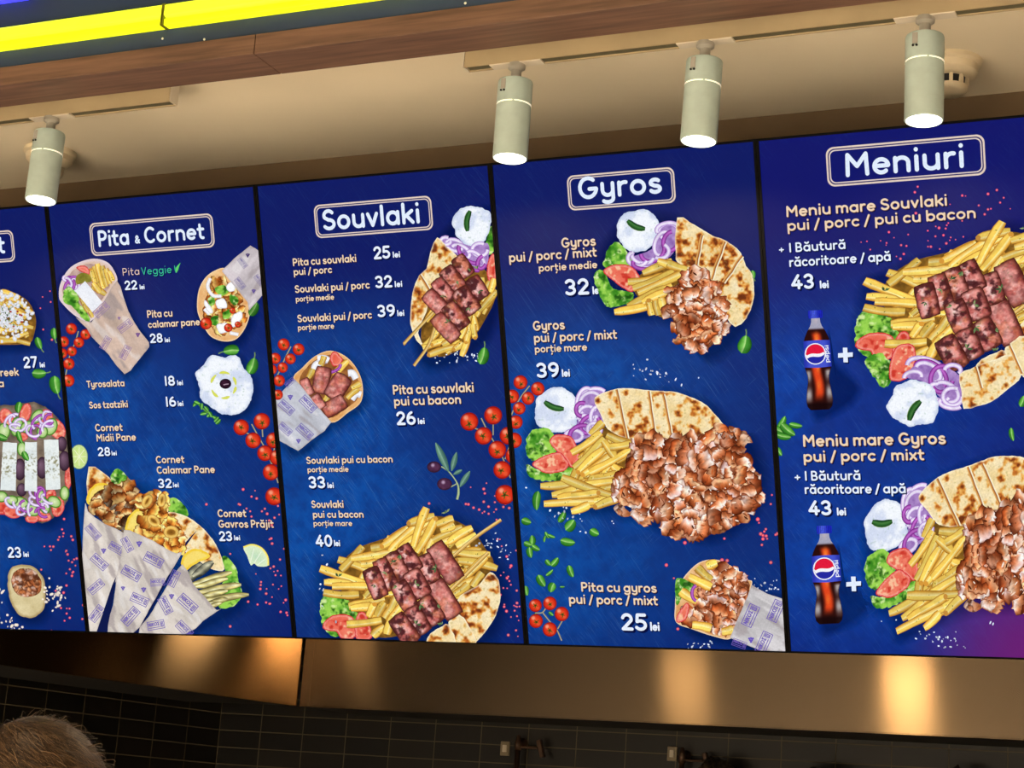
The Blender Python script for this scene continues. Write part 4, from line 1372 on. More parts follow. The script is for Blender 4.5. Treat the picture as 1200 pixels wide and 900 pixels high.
    a = Art(4e-4); a.patch(pita, lambda P, d: mixc(mixc((222, 150, 84), (246, 214, 160), fbm(P, 8, 6)), (250, 220, 178), 1 - ss(0, 2, d)), 1.6)
    root = a.build('calamari_pita_picture', b, r); z = a.z
    cp = gyros_col(pp(230, 314, 294, 400), 7, 5)
    def cal(P, d):
        c = cp(P, d) * np.array([.95, 1.02, .80]); c = mixc(c, (238, 196, 110), .45 * np.ones(len(P)))
        c = mixc(c, (248, 250, 252), ss(.62, .67, fbm(P, 7, 21, 2))); c = mixc(c, (120, 168, 62), ss(.62, .68, fbm(P + 33, 8, 27, 2)))
        return c
    a = Art(z); gyros_pile(a, pp(240, 360, 243, 345, 251, 333, 262, 328, 273, 338, 282, 356, 283, 371, 275, 383, 264, 388, 252, 384, 245, 375), 7, 5, 1.5, [(1.06, 1.04, .66), (1.0, .92, .52), (1.08, 1.08, .8), (.92, .8, .46)], (.9, .8, .5), False); a.build('filling', b, root); z = a.z
    for k, q in enumerate((pp(252, 338, 262, 334, 268, 342, 258, 346), pp(244, 350, 250, 346, 252, 356, 246, 358), pp(262, 366, 272, 362, 270, 372, 262, 374), pp(270, 345, 280, 350, 276, 358, 270, 354), pp(248, 372, 256, 370, 255, 380, 248, 379))):
        z = part_patch(b, root, 'lettuce', q, lettuce_col(20 + k), z, 1.2, 1.4)
    for k, q in enumerate((pp(254, 352, 264, 350, 266, 360, 256, 361), pp(240, 352, 245, 356, 250, 366, 242, 366), pp(272, 372, 282, 364, 284, 372, 274, 384), pp(254, 382, 266, 378, 270, 388, 258, 390), pp(266, 336, 272, 330, 276, 338, 270, 342))):
        z = part_patch(b, root, 'sauce', q, lambda P, d: mixc((214, 214, 222), (255, 255, 255), ss(0, 1.6, d)), z, 1.2, 1.6)
    a = Art(z)
    for x, y, rr in ((242, 379, 7), (268, 384, 5), (279, 380, 3.5), (273, 364, 3.5)): cherry(a, x, y, rr); a.mark()
    a.build('tomato_piece', b, root, split=True); a = Art(a.z)
    for q in (pp(247, 326, 244, 336, 250, 346, 260, 347), pp(240, 362, 246, 368), pp(270, 390, 280, 392)): a.strip(smooth_open(q), 4, [-1, 0, 1], [(220, 216, 222), (255, 255, 255), (214, 214, 224)]); a.mark()
    a.build('sauce', b, root, split=True); z = a.z
    pap = K(pp(935, 478, 1000, 412, 1085, 345, 1128, 372, 1160, 480, 1150, 600, 1078, 684, 1070, 640, 1005, 560))
    a = Art(z); a.patch(pap, paper_col(-50, 9, (206, 196, 200)), 1.8, rough=.4, sm=0)
    for x, y, an, s in ((285, 308, 52, 3.0), (282, 332, 52, 3.4), (304, 328, 52, 3.0)): stamp(a, x, y, an, s, (120, 110, 160))
    grapes(a, 291, 298, 1.6, (70, 50, 110)); grapes(a, 298, 340, 1.6, (100, 80, 150)); a.build('paper_wrap', b, root)
    leaves(b, r, [(297, 362, 18, 12, -60, .5)])
    # tomatoes on the vine, left and right
    tomatoes(b, r, [pp(92, 388, 88, 402, 82, 416, 77, 440)], [(83.8, 385.3, 6.6), (100.4, 391.8, 6.2), (92.6, 401.3, 6.2), (74.8, 400.5, 6.4), (84.6, 411.7, 5.8), (73.5, 414, 6), (81, 426.3, 6.8), (80.5, 446, 7.2)])
    tomatoes(b, r, [pp(295, 497, 302, 510, 312, 528, 320, 548, 326, 566), pp(282, 505, 302, 512), pp(307, 497, 308, 512), pp(322, 520, 320, 540)], [(282.8, 500.8, 9.2), (306.9, 493.6, 9.6), (296.8, 516, 9.2), (321, 516, 9.2), (310.8, 531, 9.2), (325, 536, 9), (317.8, 553.3, 9.6), (321.6, 581.5, 10.4)])
    # white cheese dip with olive
    K2 = lambda p: cr(60, 390, 4.286, p)
    d_ = K2(pp(725, 205, 760, 170, 800, 115, 860, 122, 930, 112, 965, 170, 1000, 215, 1012, 300, 985, 370, 930, 408, 868, 412, 800, 375, 752, 330, 742, 260))
    soft_shadow(b, r, 'dish_shadow', d_)
    a = Art(4e-4); a.patch(d_, dip_col, 1.6, rough=2, rs=6); root = a.build('cheese_dip_picture', b, r)
    a2 = Art(a.z)
    for s0, e0 in ((60, 100), (115, 160), (190, 235), (250, 300), (320, 360), (5, 40)): a2.strip(np.array(arc(262, 451.5, 14.5, 15, s0, e0, 8)), [1, 2.6, 3.4, 3.8, 3.4, 3, 2.6, 2, 1], [-1, 0, 1], [(214, 218, 130), (222, 226, 70), (210, 214, 140)])
    stuff(a2.build('olive_oil', b, root))
    a3 = Art(a2.z); p = np.array(arc(264.3, 449.7, 6.9, 6, 0, 360, 20)[:-1]); a3.fan(p, (64, 30, 54), (26, 10, 24), center=(262, 448)); a3.strip([(262, 451), (265, 450.3), (268, 450)], 1.2, [-1, 1], [(180, 150, 170), (160, 130, 150)]); a3.build('olive', b, root)
    leaves(b, r, [(271, 411.3, 19, 14, 175), (295, 428.5, 20, 15, -70)], stem=1)
    rg = random.Random(3); a = Art(4.2e-4)
    a.strip(smooth_open(pp(229, 470, 238, 479, 248, 487, 257, 494)), 1.6, [-1, 1], [(110, 170, 60), (90, 150, 50)])
    for k in range(10): leaf(a, 229 + k * 3.1 + rg.gauss(0, .8), 471 + k * 2.5 + rg.gauss(0, 2), 8, 5, rg.uniform(0, 360))
    a.build('herb_sprig_picture', b, r)
    # three paper cones
    K3 = lambda p: cr(60, 540, 4.138, p)
    soft_shadow(b, r, 'dish_shadow', K3(pp(170, 100, 300, 60, 540, 170, 700, 300, 860, 470, 950, 640, 720, 800, 430, 835, 190, 835, 160, 400)), grow=12)
    a = Art(4e-4); a.patch(K3(pp(182, 28, 250, 55, 300, 100, 330, 150, 250, 230, 178, 190)), pita_col(4), 1.6, sm=2); root = a.build('seafood_cones_picture', b, r); z = a.z
    z = part_patch(b, root, 'lettuce', K3(pp(288, 80, 322, 38, 372, 80, 415, 160, 380, 190, 320, 140)), lettuce_col(1), z, 1.5, 1.2)
    def lemon_col(P, d): return mixc(mixc((250, 224, 90), (240, 190, 40), fbm(P, 6, 2)), (255, 244, 180), ss(2.2, 3.4, d) * .45)
    z = part_patch(b, root, 'lemon_slice', K3(pp(172, 200, 185, 140, 230, 108, 280, 118, 260, 180, 200, 215)), lemon_col, z, 1.4)
    def mus(P, d):
        c = gm(P, d); g = c.mean(1)[:, None]; c = g * .55 + c * .45; c = c * np.array([.98, .92, .74])
        return mixc(c, (52, 62, 76), ss(.56, .68, fbm(P, 8, 50, 3)) * .8)
    gm = gyros_col(K3(pp(180, 90, 440, 340)), 7, 8)
    a = Art(z); gyros_pile(a, K3(pp(192, 205, 218, 155, 260, 135, 310, 124, 370, 108, 416, 165, 430, 225, 388, 290, 350, 330, 300, 330, 245, 290)), 8.5, 8, 1.6, [(.92, .88, .66), (.76, .72, .56), (1.0, .96, .76), (.5, .5, .46), (.86, .78, .52)], (.6, .56, .42), False); a.build('fried_mussels', b, root); z = a.z
    def cone(pts, ang, seed, stamps, gr, z):
        a = Art(z); a.patch(pts, paper_col(ang, seed, (220, 210, 200)), 2.0, rough=.4, sm=2)
        for q in stamps: stamp(a, *q, INK)
        for q in gr: grapes(a, *q, INK)
        a.build('paper_cone', b, root); return a.z
    z = cone(K3(pp(166, 205, 180, 245, 260, 305, 358, 352, 352, 430, 325, 555, 270, 700, 222, 834, 186, 834, 160, 640, 152, 450)), 70, 2,
             [(*K3([(205, 345)])[0], 48, 4.6), (*K3([(320, 425)])[0], 30, 4.6), (*K3([(235, 490)])[0], 42, 5), (*K3([(220, 610)])[0], -40, 4.6), (*K3([(222, 740)])[0], -52, 4.8)], [(*K3([(256, 430)])[0], 2)], z)
    z = part_patch(b, root, 'lettuce', K3(pp(565, 190, 610, 182, 655, 225, 664, 268, 620, 262, 570, 240)), lettuce_col(7), z, 1.5, 1)
    z = part_patch(b, root, 'flatbread', K3(pp(560, 252, 650, 265, 735, 325, 800, 405, 842, 525, 770, 520, 700, 470, 640, 430, 590, 330)), pita_col(9), z, 1.5, .6)
    a = Art(z); a.patch(K3(pp(710, 336, 650, 420, 560, 590, 470, 750, 420, 834, 372, 834, 450, 700, 560, 520, 640, 410)), lambda P, d: np.tile(np.array([16., 26, 76]), (len(P), 1)), 4, sm=2); a.build('paper_gap', b, root); z = a.z
    z = part_patch(b, root, 'lemon_slice', K3(pp(364, 335, 372, 285, 405, 240, 460, 232, 450, 290, 425, 345)), lemon_col, z, 1.4)
    gs = gyros_col(K3(pp(410, 140, 650, 450)), 9, 12)
    def squid(P, d):
        c = gs(P, d); g = c.mean(1)[:, None]; c = g * .5 + c * .5; c = c * np.array([1.12, .98, .58])
        return mixc(c, (238, 196, 96), ss(.45, .62, fbm(P, 6, 60, 3)) * .7)
    a = Art(z); gyros_pile(a, K3(pp(428, 185, 455, 160, 482, 180, 500, 205, 512, 165, 540, 150, 565, 190, 566, 245, 600, 295, 635, 345, 628, 400, 608, 446, 560, 425, 480, 375, 425, 345, 455, 265)), 8.5, 12, 1.6, [(1.06, 1.04, .62), (1.0, .94, .52), (1.1, 1.1, .76), (.94, .84, .44)], (.95, .82, .46), False); a.build('fried_calamari', b, root); z = a.z
    a = Art(z)
    for cx, cy, rx, ry, an in ((468, 195, 14, 26, 30), (540, 190, 12, 24, 10), (500, 290, 26, 16, 40), (585, 345, 28, 22, 0)):
        q = K3([(cx, cy)])[0]; p = rot2(np.array(arc(0, 0, rx / 4.1, ry / 4.1, 0, 360, 16)), math.radians(an)) + q
        a.fan(p[:-1], (120, 74, 22), (176, 122, 44)); a.strip(p, 5, [-1, -.3, .4, 1], [(168, 112, 40), (240, 200, 110), (226, 178, 84), (150, 98, 34)], var=.25); a.mark()
    a.build('calamari_ring', b, root, split=True); z = a.z
    z = cone(K3(pp(356, 335, 425, 355, 500, 388, 560, 425, 612, 448, 636, 450, 545, 598, 460, 755, 400, 835, 276, 835, 305, 690, 322, 556, 345, 440)), 65, 6,
             [(*K3([(372, 405)])[0], 60, 4.2), (*K3([(500, 480)])[0], 28, 5.4), (*K3([(392, 545)])[0], 30, 5.4), (*K3([(520, 588)])[0], -5, 4), (*K3([(432, 672)])[0], 24, 5), (*K3([(388, 752)])[0], -48, 5.4)], [(*K3([(430, 395)])[0], 2.2), (*K3([(452, 618)])[0], 2), (*K3([(352, 612)])[0], 1.6)], z)
    a = Art(z)
    a.patch(K3(pp(318, 560, 300, 600, 270, 690, 222, 834, 272, 834, 300, 690)), lambda P, d: np.tile(np.array([16., 26, 76]), (len(P), 1)), 4, sm=0); a.build('paper_gap', b, root); z = a.z
    z = part_patch(b, root, 'lettuce', K3(pp(832, 470, 858, 464, 900, 520, 915, 590, 930, 650, 890, 700, 820, 712, 800, 640, 850, 560)), lettuce_col(11), z, 1.5, 1.2)
    z = part_patch(b, root, 'lemon_slice', K3(pp(634, 495, 650, 450, 700, 424, 755, 440, 772, 466, 700, 500, 655, 532)), lemon_col, z, 1.4)
    a = Art(z)
    for k, (x0, y0, x1, y1, w) in enumerate(((655, 585, 735, 500, 13), (690, 560, 790, 490, 11), (680, 600, 880, 540, 9), (700, 610, 860, 570, 8), (720, 635, 925, 600, 10), (730, 655, 860, 630, 8), (745, 675, 962, 648, 9), (760, 690, 860, 670, 8), (770, 700, 830, 690, 6))):
        p0, p1 = K3([(x0, y0), (x1, y1)]); t = np.linspace(0, 1, 9)[:, None]; pth = np.array(p0) * (1 - t) + np.array(p1) * t + np.array([0, 1]) * np.sin(t * 6) * .6
        cols = [(70, 66, 40), (190, 176, 110), (236, 226, 170), (200, 186, 116), (96, 88, 50)] if k > 1 else [(50, 52, 50), (150, 150, 130), (196, 192, 160), (90, 92, 80), (44, 44, 40)]
        a.strip(pth, w * np.sin(math.pi * (t[:, 0] * .9 + .06)) ** .5, [-1, -.5, 0, .5, 1], cols, var=.6, seed=k, vs=2.6); a.mark()
    a.build('fried_anchovy', b, root, split=True); z = a.z
    z = cone(K3(pp(640, 500, 690, 592, 750, 660, 806, 722, 826, 716, 740, 775, 655, 838, 428, 838, 480, 752, 560, 615)), 50, 8,
             [(*K3([(598, 570)])[0], -65, 4.6), (*K3([(665, 690)])[0], 42, 5.8), (*K3([(558, 700)])[0], 62, 5), (*K3([(512, 795)])[0], -10, 4.8), (*K3([(650, 815)])[0], 45, 5)], [(*K3([(588, 650)])[0], 2)], z)
    # citrus
    a = Art(4e-4); p = smooth(K3(pp(933, 420, 975, 408, 1020, 425, 1050, 465, 1052, 508, 1005, 512, 985, 498, 968, 506, 950, 460)), 4)
    a.fan(p, (190, 222, 190), (226, 240, 200)); a.strip(smooth_open(K3(pp(933, 420, 975, 408, 1020, 425, 1048, 465, 1052, 508))), 2.6, [-1, 0, 1], [(240, 216, 70), (250, 236, 120), (232, 236, 190)])
    for q in (pp(965, 495, 985, 425), pp(985, 495, 1020, 440), pp(1000, 505, 1040, 475)): a.strip(K3(q), .8, [-1, 1], [(240, 248, 230), (240, 248, 230)])
    a.build('lemon_wedge_picture', b, r)
    a = Art(4e-4); p = np.array(arc(92.5, 535.3, 9.6, 13.5, 0, 360, 24)[:-1]); a.fan(p, (222, 236, 160), (196, 224, 130)); a.strip(np.vstack([p, p[:1]]), 1.8, [-1, 1], [(120, 164, 60), (226, 238, 190)])
    for k in range(8): e = k * .785; a.strip([(93, 535), (93 + math.cos(e) * 8, 535 + math.sin(e) * 11)], .7, [-1, 1], [(240, 246, 210), (240, 246, 210)])
    a.build('lime_slice_picture', b, r)
    rg = random.Random(11)
    specks(b, r, 'peppercorn_picture', [(285, 573.5), (299, 575), (242, 591), (280, 590.7), (281.4, 591.4), (289, 596), (316, 632), (318, 631), (319, 637), (333, 643), (300, 672.5), (317, 666), (323, 674), (306, 682), (312.6, 690), (320, 685), (312, 706), (316, 707.5), (335, 703), (329, 717), (336, 718), (337, 721), (270, 734), (291, 705), (270, 649)] + scatter(rg, 312, 600, 14, 14, 14) + scatter(rg, 320, 690, 10, 26, 16), .9, 1.8, (206, 34, 62), (255, 160, 170), 2)


# ---------------- pictures used on two boards
def big_souvlaki(b, r, extra_low):
    K = lambda p: cr(340, 570, 4.286, p)
    out = K(pp(155, 395, 250, 345, 340, 295, 480, 250, 600, 170, 690, 110, 820, 150, 930, 215, 1010, 320, 1050, 420, 1060, 540, 1040, 650, 960, 770, 700, 800, 450, 800, 250, 750, 160, 690, 160, 560))
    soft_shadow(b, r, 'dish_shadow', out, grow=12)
    a = Art(4e-4)
    bed = K(pp(250, 400, 340, 310, 500, 250, 620, 175, 760, 150, 900, 210, 980, 310, 1020, 400, 900, 540, 700, 700, 480, 760, 400, 720, 300, 600, 250, 500))
    a.patch(bed, bed_col, 2.2); root = a.build('souvlaki_platter_picture', b, r); z = a.z
    # lettuce and tomato
    z = part_patch(b, root, 'lettuce', K(pp(152, 570, 205, 550, 270, 560, 335, 630, 330, 700, 250, 750, 200, 740, 158, 680)), lettuce_col(3), z, 1.5, 2.2, 4)
    z = part_patch(b, root, 'tomato_slice', K(pp(163, 705, 190, 660, 250, 640, 310, 655, 335, 700, 325, 760, 260, 765, 230, 730, 190, 725)), tomato_col(1), z, 1.3, .8)
    z = part_patch(b, root, 'tomato_slice', K(pp(340, 640, 375, 632, 400, 690, 412, 762, 335, 770, 325, 700)), tomato_col(4), z, 1.3, .8)
    a = Art(z)
    fries_random(a, bed, 75, -40, 38, 20, 34, 8, 21)
    fry_list(b, root, a, [K(q) for q in (pp(155, 410, 385, 490), pp(175, 480, 320, 495), pp(215, 500, 400, 500), pp(172, 530, 350, 540), pp(245, 365, 420, 430), pp(260, 420, 370, 300), pp(310, 360, 500, 330), pp(410, 310, 520, 280), pp(360, 390, 440, 380), pp(465, 300, 590, 215), pp(510, 320, 640, 200), pp(600, 185, 730, 145), pp(555, 320, 630, 250), pp(640, 330, 735, 160), pp(625, 300, 690, 105), pp(740, 190, 825, 160), pp(720, 270, 870, 205), pp(760, 220, 830, 190), pp(800, 280, 920, 205), pp(840, 300, 940, 240), pp(820, 330, 960, 320), pp(850, 330, 1010, 340), pp(840, 370, 1045, 410), pp(880, 460, 990, 350), pp(850, 500, 950, 465), pp(920, 500, 970, 430), pp(300, 600, 480, 560), pp(310, 610, 430, 600), pp(400, 650, 430, 590), pp(440, 650, 480, 580), pp(480, 660, 540, 545), pp(500, 680, 575, 580), pp(420, 750, 480, 700), pp(490, 740, 520, 650), pp(290, 690, 465, 670), pp(830, 540, 900, 490))], 9)
    stuff(a.build('fries', b, root)); z = a.z
    # flatbread
    z = part_patch(b, root, 'flatbread', K(pp(850, 560, 900, 520, 955, 490, 1010, 428, 1052, 470, 1062, 550, 1050, 610, 1025, 670, 980, 735, 925, 785, 850, 790, 800, 690, 830, 640)), pita_col(12), z, 1.4, .6)
    z = part_patch(b, root, 'flatbread', K(pp(800, 680, 855, 640, 900, 690, 940, 770, 925, 790, 840, 790)), pita_col(15), z, 1.4, .6, sm=2)
    z = part_patch(b, root, 'flatbread', K(pp(690, 775, 710, 735, 770, 700, 800, 690, 840, 800, 690, 800)), pita_col(18), z, 1.4, .6, sm=2)
    # sticks
    a = Art(z)
    for q in (pp(800, 370, 935, 255, 1065, 165), pp(790, 540, 890, 440, 1000, 330)):
        a.strip(smooth_open(K(q)), 4.2, [-1, -.5, .2, 1], [(120, 84, 36), (246, 214, 140), (226, 180, 96), (130, 88, 40)]); a.mark()
    a.build('wooden_skewer', b, root, split=True); z = a.z
    ck = [(785, 380, 100, 215, -33, 1), (780, 560, 100, 215, -32, 1), (700, 410, 84, 150, -25, 0), (605, 360, 84, 150, -32, 0), (545, 402, 84, 160, -28, 0), (487, 440, 80, 170, -25, 0), (435, 482, 88, 160, -22, 0),
          (645, 485, 96, 150, -30, 0), (580, 545, 90, 150, -28, 0), (712, 620, 96, 150, -35, 0), (645, 670, 92, 150, -32, 0), (580, 715, 96, 165, -35, 0)]
    for k, (x, y, w_, h_, an, sg) in enumerate(ck):
        a = Art(z); q = K([(x, y)])[0]; chunk(a, *q, w_ / 4.286, h_ / 4.286, an, seed=30 + k, sausage=bool(sg)); a.build('meat_roll', b, root); z = a.z
    a = Art(z)
    for x, y in ((490, 430), (545, 500), (635, 490), (740, 410), (640, 690), (745, 600), (520, 380), (560, 340), (790, 130), (660, 590), (430, 490), (770, 690), (250, 450)): herb(a, *K([(x, y)])[0], 5.5)
    stuff(a.build('herbs', b, root)); z = a.z
    if extra_low: extra_low(root, z)
    return root


def big_gyros(b, r):
    K = lambda p: cr(590, 420, 3.75, p)
    out = K(pp(140, 200, 240, 130, 430, 140, 640, 135, 870, 180, 1000, 310, 1070, 330, 1130, 520, 1060, 690, 880, 780, 700, 730, 500, 660, 200, 660, 170, 560, 110, 500, 105, 350))
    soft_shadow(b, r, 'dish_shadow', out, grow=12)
    a = Art(4e-4); bed = K(pp(270, 520, 330, 400, 430, 300, 560, 370, 600, 480, 540, 600, 400, 650, 320, 640, 300, 580)); a.patch(bed, bed_col, 2.4)
    root = a.build('gyros_platter_picture', b, r); z = a.z
    z = dip_picture(b, root, K(pp(140, 210, 150, 175, 185, 145, 245, 125, 285, 145, 315, 165, 326, 230, 320, 290, 290, 318, 210, 325, 160, 300, 138, 265)), (*K([(180, 190)])[0], *K([(266, 222)])[0], 7.5), z)
    z = part_patch(b, root, 'onion_bed', K(pp(330, 200, 340, 150, 400, 135, 455, 155, 430, 230, 440, 280, 400, 330, 330, 360, 275, 335, 320, 290)), onion_bed, z, 2.2)
    a = Art(z)
    for q in ((395, 180, 62, 46, -20, 150, 340, 0), (360, 190, 36, 60, 10, 90, 290, 0), (385, 205, 50, 56, 10, 60, 300, 0), (370, 250, 40, 40, 0, 0, 330, 0), (350, 290, 34, 40, 20, 200, 420, 0), (380, 290, 46, 34, -40, 0, 300, 1), (310, 340, 38, 24, 0, 0, 360, 0), (340, 330, 50, 34, -20, 180, 330, 1), (410, 260, 26, 46, 0, 90, 270, 0), (400, 310, 30, 26, 0, 0, 300, 0), (345, 225, 26, 30, 0, 90, 300, 1)):
        onion_ring(a, *K([(q[0], q[1])])[0], q[2] / 3.75, q[3] / 3.75, q[4], q[5], q[6], 4.6, q[7])
    a.build('onion_ring', b, root, split=True); z = a.z
    z = part_patch(b, root, 'flatbread', K(pp(398, 182, 430, 155, 500, 133, 570, 132, 640, 140, 700, 143, 765, 150, 870, 190, 930, 245, 978, 322, 860, 350, 740, 355, 560, 355, 490, 330, 450, 300, 425, 240)), pita_col(22), z, 1.4, .6, sm=3)
    a = Art(z)
    for q in (pp(500, 136, 545, 350), pp(640, 142, 668, 335), pp(706, 160, 742, 350)): cut_line(a, *K(q)[0], *K(q)[1])
    a.build('flatbread_cut', b, root, split=True); z = a.z
    z = part_patch(b, root, 'lettuce', K(pp(105, 345, 160, 305, 215, 325, 240, 400, 190, 435, 110, 440)), lettuce_col(3), z, 1.5, 2.4, 4)
    z = part_patch(b, root, 'lettuce', K(pp(105, 465, 160, 490, 300, 480, 300, 520, 215, 540, 115, 520)), lettuce_col(8), z, 1.5, 2.4, 4)
    z = part_patch(b, root, 'tomato_slice', K(pp(203, 368, 215, 342, 245, 332, 300, 345, 332, 410, 330, 450, 300, 480, 270, 440, 240, 415)), tomato_col(5), z, 1.3, .6)
    z = part_patch(b, root, 'tomato_slice', K(pp(128, 462, 170, 432, 245, 410, 275, 440, 288, 465, 265, 495, 200, 506, 155, 490)), tomato_col(9), z, 1.3, .6)
    a = Art(z)
    fries_random(a, bed, 34, -35, 25, 22, 34, 8, 5)
    fry_list(b, root, a, [K(q) for q in (pp(385, 335, 440, 280), pp(300, 415, 430, 325), pp(310, 480, 445, 350), pp(330, 500, 440, 400), pp(350, 510, 480, 420), pp(380, 500, 560, 400), pp(440, 360, 490, 430), pp(455, 335, 580, 380), pp(470, 390, 560, 375), pp(480, 470, 545, 520), pp(490, 500, 520, 540), pp(400, 525, 500, 505), pp(165, 560, 300, 550), pp(215, 600, 330, 570), pp(320, 570, 480, 540), pp(240, 615, 430, 595), pp(258, 522, 475, 600), pp(180, 638, 400, 628), pp(300, 672, 380, 640), pp(405, 652, 522, 612), pp(300, 605, 420, 590))], 9)
    stuff(a.build('fries', b, root)); z = a.z
    m = K(pp(545, 440, 580, 370, 620, 345, 665, 328, 720, 350, 790, 350, 850, 338, 920, 322, 1010, 314, 1072, 328, 1058, 400, 1085, 475, 1128, 520, 1125, 630, 1065, 680, 1005, 745, 960, 770, 880, 780, 780, 772, 710, 740, 690, 715, 600, 690, 545, 645, 490, 600, 475, 550, 530, 510))
    a = Art(z); gyros_pile(a, m, 11, 7); a.build('gyros_meat', b, root); z = a.z
    z = part_patch(b, root, 'gyros_meat', K(pp(490, 655, 520, 640, 560, 670, 560, 690, 520, 690)), gyros_col(K(pp(480, 640, 570, 700)), 9, 3), z, 1.2, 1.5)
    return root


# ---------------- board three: souvlaki
def board_souvlaki():
    b = make_board(2, 'blue menu board headed Souvlaki with grilled meat rolls on fries'); r = b['root']
    title_frame(b, r, (367, 240.5), (505.5, 229), (507.5, 269), (371, 279.5))
    text(b, r, 'title_lettering', 'Souvlaki', 378.3, 270.6, 493.8, 25, WHITE, .085, False)
    K = lambda p: cr(300, 190, 4, p)
    for t, x0, y0, x1, c in (('Pita cu souvlaki', 343.3, 312, 418.3, 9.2), ('pui / porc', 344.3, 322.8, 389.6, 8.6), ('Souvlaki pui / porc', 345.8, 343.4, 433.8, 9), ('porție medie', 346.8, 353.8, 392, 6.8), ('Souvlaki pui / porc', 348.8, 377.8, 436.3, 9), ('porție mare', 349.3, 387.3, 392, 6.8),
                             ('Pita cu souvlaki', 460.5, 462.5, 555.8, 11.4), ('pui cu bacon', 461.9, 475.6, 540.8, 11), ('Souvlaki pui cu bacon', 359.2, 543.6, 460.5, 8.4), ('porție medie', 360.5, 553.5, 408.8, 6.6), ('Souvlaki', 365.2, 595.2, 403, 8.8), ('pui cu bacon', 366.8, 606.8, 426.4, 8.4), ('porție mare', 367.5, 616.4, 413, 6.6)):
        text(b, r, 'dish_lettering', t, x0, y0, x1, c)
    for n, x0, y0, x1, c, l0, l1, lc, ly in (('25', 438, 304, 458, 15, 460.5, 469.3, 7, 302), ('32', 440, 337.8, 460.5, 14.4, 462.8, 471.8, 7, 336.5), ('39', 442.5, 371.8, 463.8, 14.4, 465.8, 474.2, 7, 370.5), ('26', 464.8, 498.2, 488, 16, 490, 498, 7, 497), ('33', 362, 572.2, 382, 14, 384, 391.5, 6.5, 572), ('40', 370.3, 640.6, 390.2, 14, 391.8, 398.8, 7, 640)):
        price(b, r, n, x0, y0, x1, c, l0, l1, lc, ly)
    # medium plate upper right
    soft_shadow(b, r, 'dish_shadow', pp(512, 279, 540, 250, 575, 250, 582, 340, 560, 400, 500, 425, 483, 380, 494, 322), grow=10)
    a = Art(4e-4); bed = pp(535, 300, 572, 320, 581, 345, 570, 372, 552, 398, 520, 418, 495, 405, 500, 360); a.patch(bed, bed_col, 2.2)
    root = a.build('souvlaki_plate_picture', b, r); z = a.z
    z = part_patch(b, root, 'lettuce', K(pp(1085, 330, 1110, 300, 1125, 380, 1105, 430, 1080, 420)), lettuce_col(2), z, 1.4, 1.6)
    z = part_patch(b, root, 'onion_bed', K(pp(870, 370, 920, 355, 1000, 390, 1085, 380, 1090, 440, 1075, 500, 1000, 480, 940, 430)), onion_bed, z, 2)
    z = dip_picture(b, root, K(pp(922, 270, 950, 228, 1005, 207, 1060, 218, 1100, 240, 1098, 310, 1075, 365, 1030, 395, 975, 385, 935, 335)), None, z)
    a = Art(z); cucumber(a, 551, 247, 548, 271, 7); a.build('cucumber_slice', b, root); z = a.z
    a = Art(z)
    for q in ((930, 390, 40, 26, 20, 0, 360, 0), (960, 420, 46, 28, 30, 180, 400, 0), (1050, 410, 36, 30, 0, 0, 300, 0), (1000, 430, 60, 30, 40, 0, 180, 1), (1030, 455, 50, 26, 40, 180, 400, 0), (1010, 470, 50, 20, 45, 0, 200, 1), (890, 370, 24, 18, 0, 0, 300, 0), (1060, 470, 20, 30, 20, 0, 250, 1)): onion_ring(a, *K([(q[0], q[1])])[0], q[2] / 4, q[3] / 4, q[4], q[5], q[6], 4.4, q[7])
    a.build('onion_ring', b, root, split=True); z = a.z
    z = part_patch(b, root, 'tomato_slice', K(pp(1112, 428, 1130, 470, 1125, 560, 1098, 575, 1082, 520, 1090, 460)), tomato_col(2), z, 1.3, .5)
    z = part_patch(b, root, 'flatbread', K(pp(850, 353, 895, 398, 942, 440, 910, 490, 880, 535, 845, 575, 820, 605, 800, 700, 760, 800)) + cr(300, 380, 3.75, pp(745, 105, 705, 70, 682, 10)) + K(pp(724, 735, 732, 625, 765, 530, 800, 500, 818, 420)), pita_col(30), z, 1.3, .6, sm=2)
    a = Art(z); cut_line(a, *K([(772, 530)])[0], *K([(815, 600)])[0])
    K2 = lambda p: cr(300, 380, 3.75, p)
    fries_random(a, bed, 16, -60, 22, 20, 30, 6, 9)
    fry_list(b, root, a, [K(q) for q in (pp(1010, 700, 1040, 560), pp(1070, 660, 1060, 540), pp(1075, 680, 1130, 600), pp(1065, 620, 1100, 560), pp(1020, 720, 1035, 790), pp(990, 780, 1010, 700), pp(1045, 700, 1125, 610), pp(1100, 610, 1118, 545))], 7)
    fry_list(b, root, a, [K2(q) for q in (pp(735, 100, 800, 30), pp(765, 95, 850, 65), pp(760, 135, 895, 95), pp(870, 110, 910, 80), pp(905, 140, 935, 60), pp(925, 80, 945, 0), pp(965, 60, 955, 0), pp(735, 105, 775, 90), pp(820, 90, 870, 60), pp(900, 60, 920, 10))], 7)
    stuff(a.build('fries', b, root)); z = a.z
    a = Art(z)
    for p in ([K([(845, 690)])[0], K([(705, 840)])[0], K2([(660, 80)])[0]], [K([(850, 740)])[0], K2([(760, 90)])[0], K2([(696, 182)])[0]]): a.strip(smooth_open(p), 3.8, [-1, -.5, .2, 1], [(110, 80, 36), (240, 208, 136), (220, 176, 92), (120, 84, 40)]); a.mark()
    a.build('wooden_skewer', b, root, split=True); z = a.z
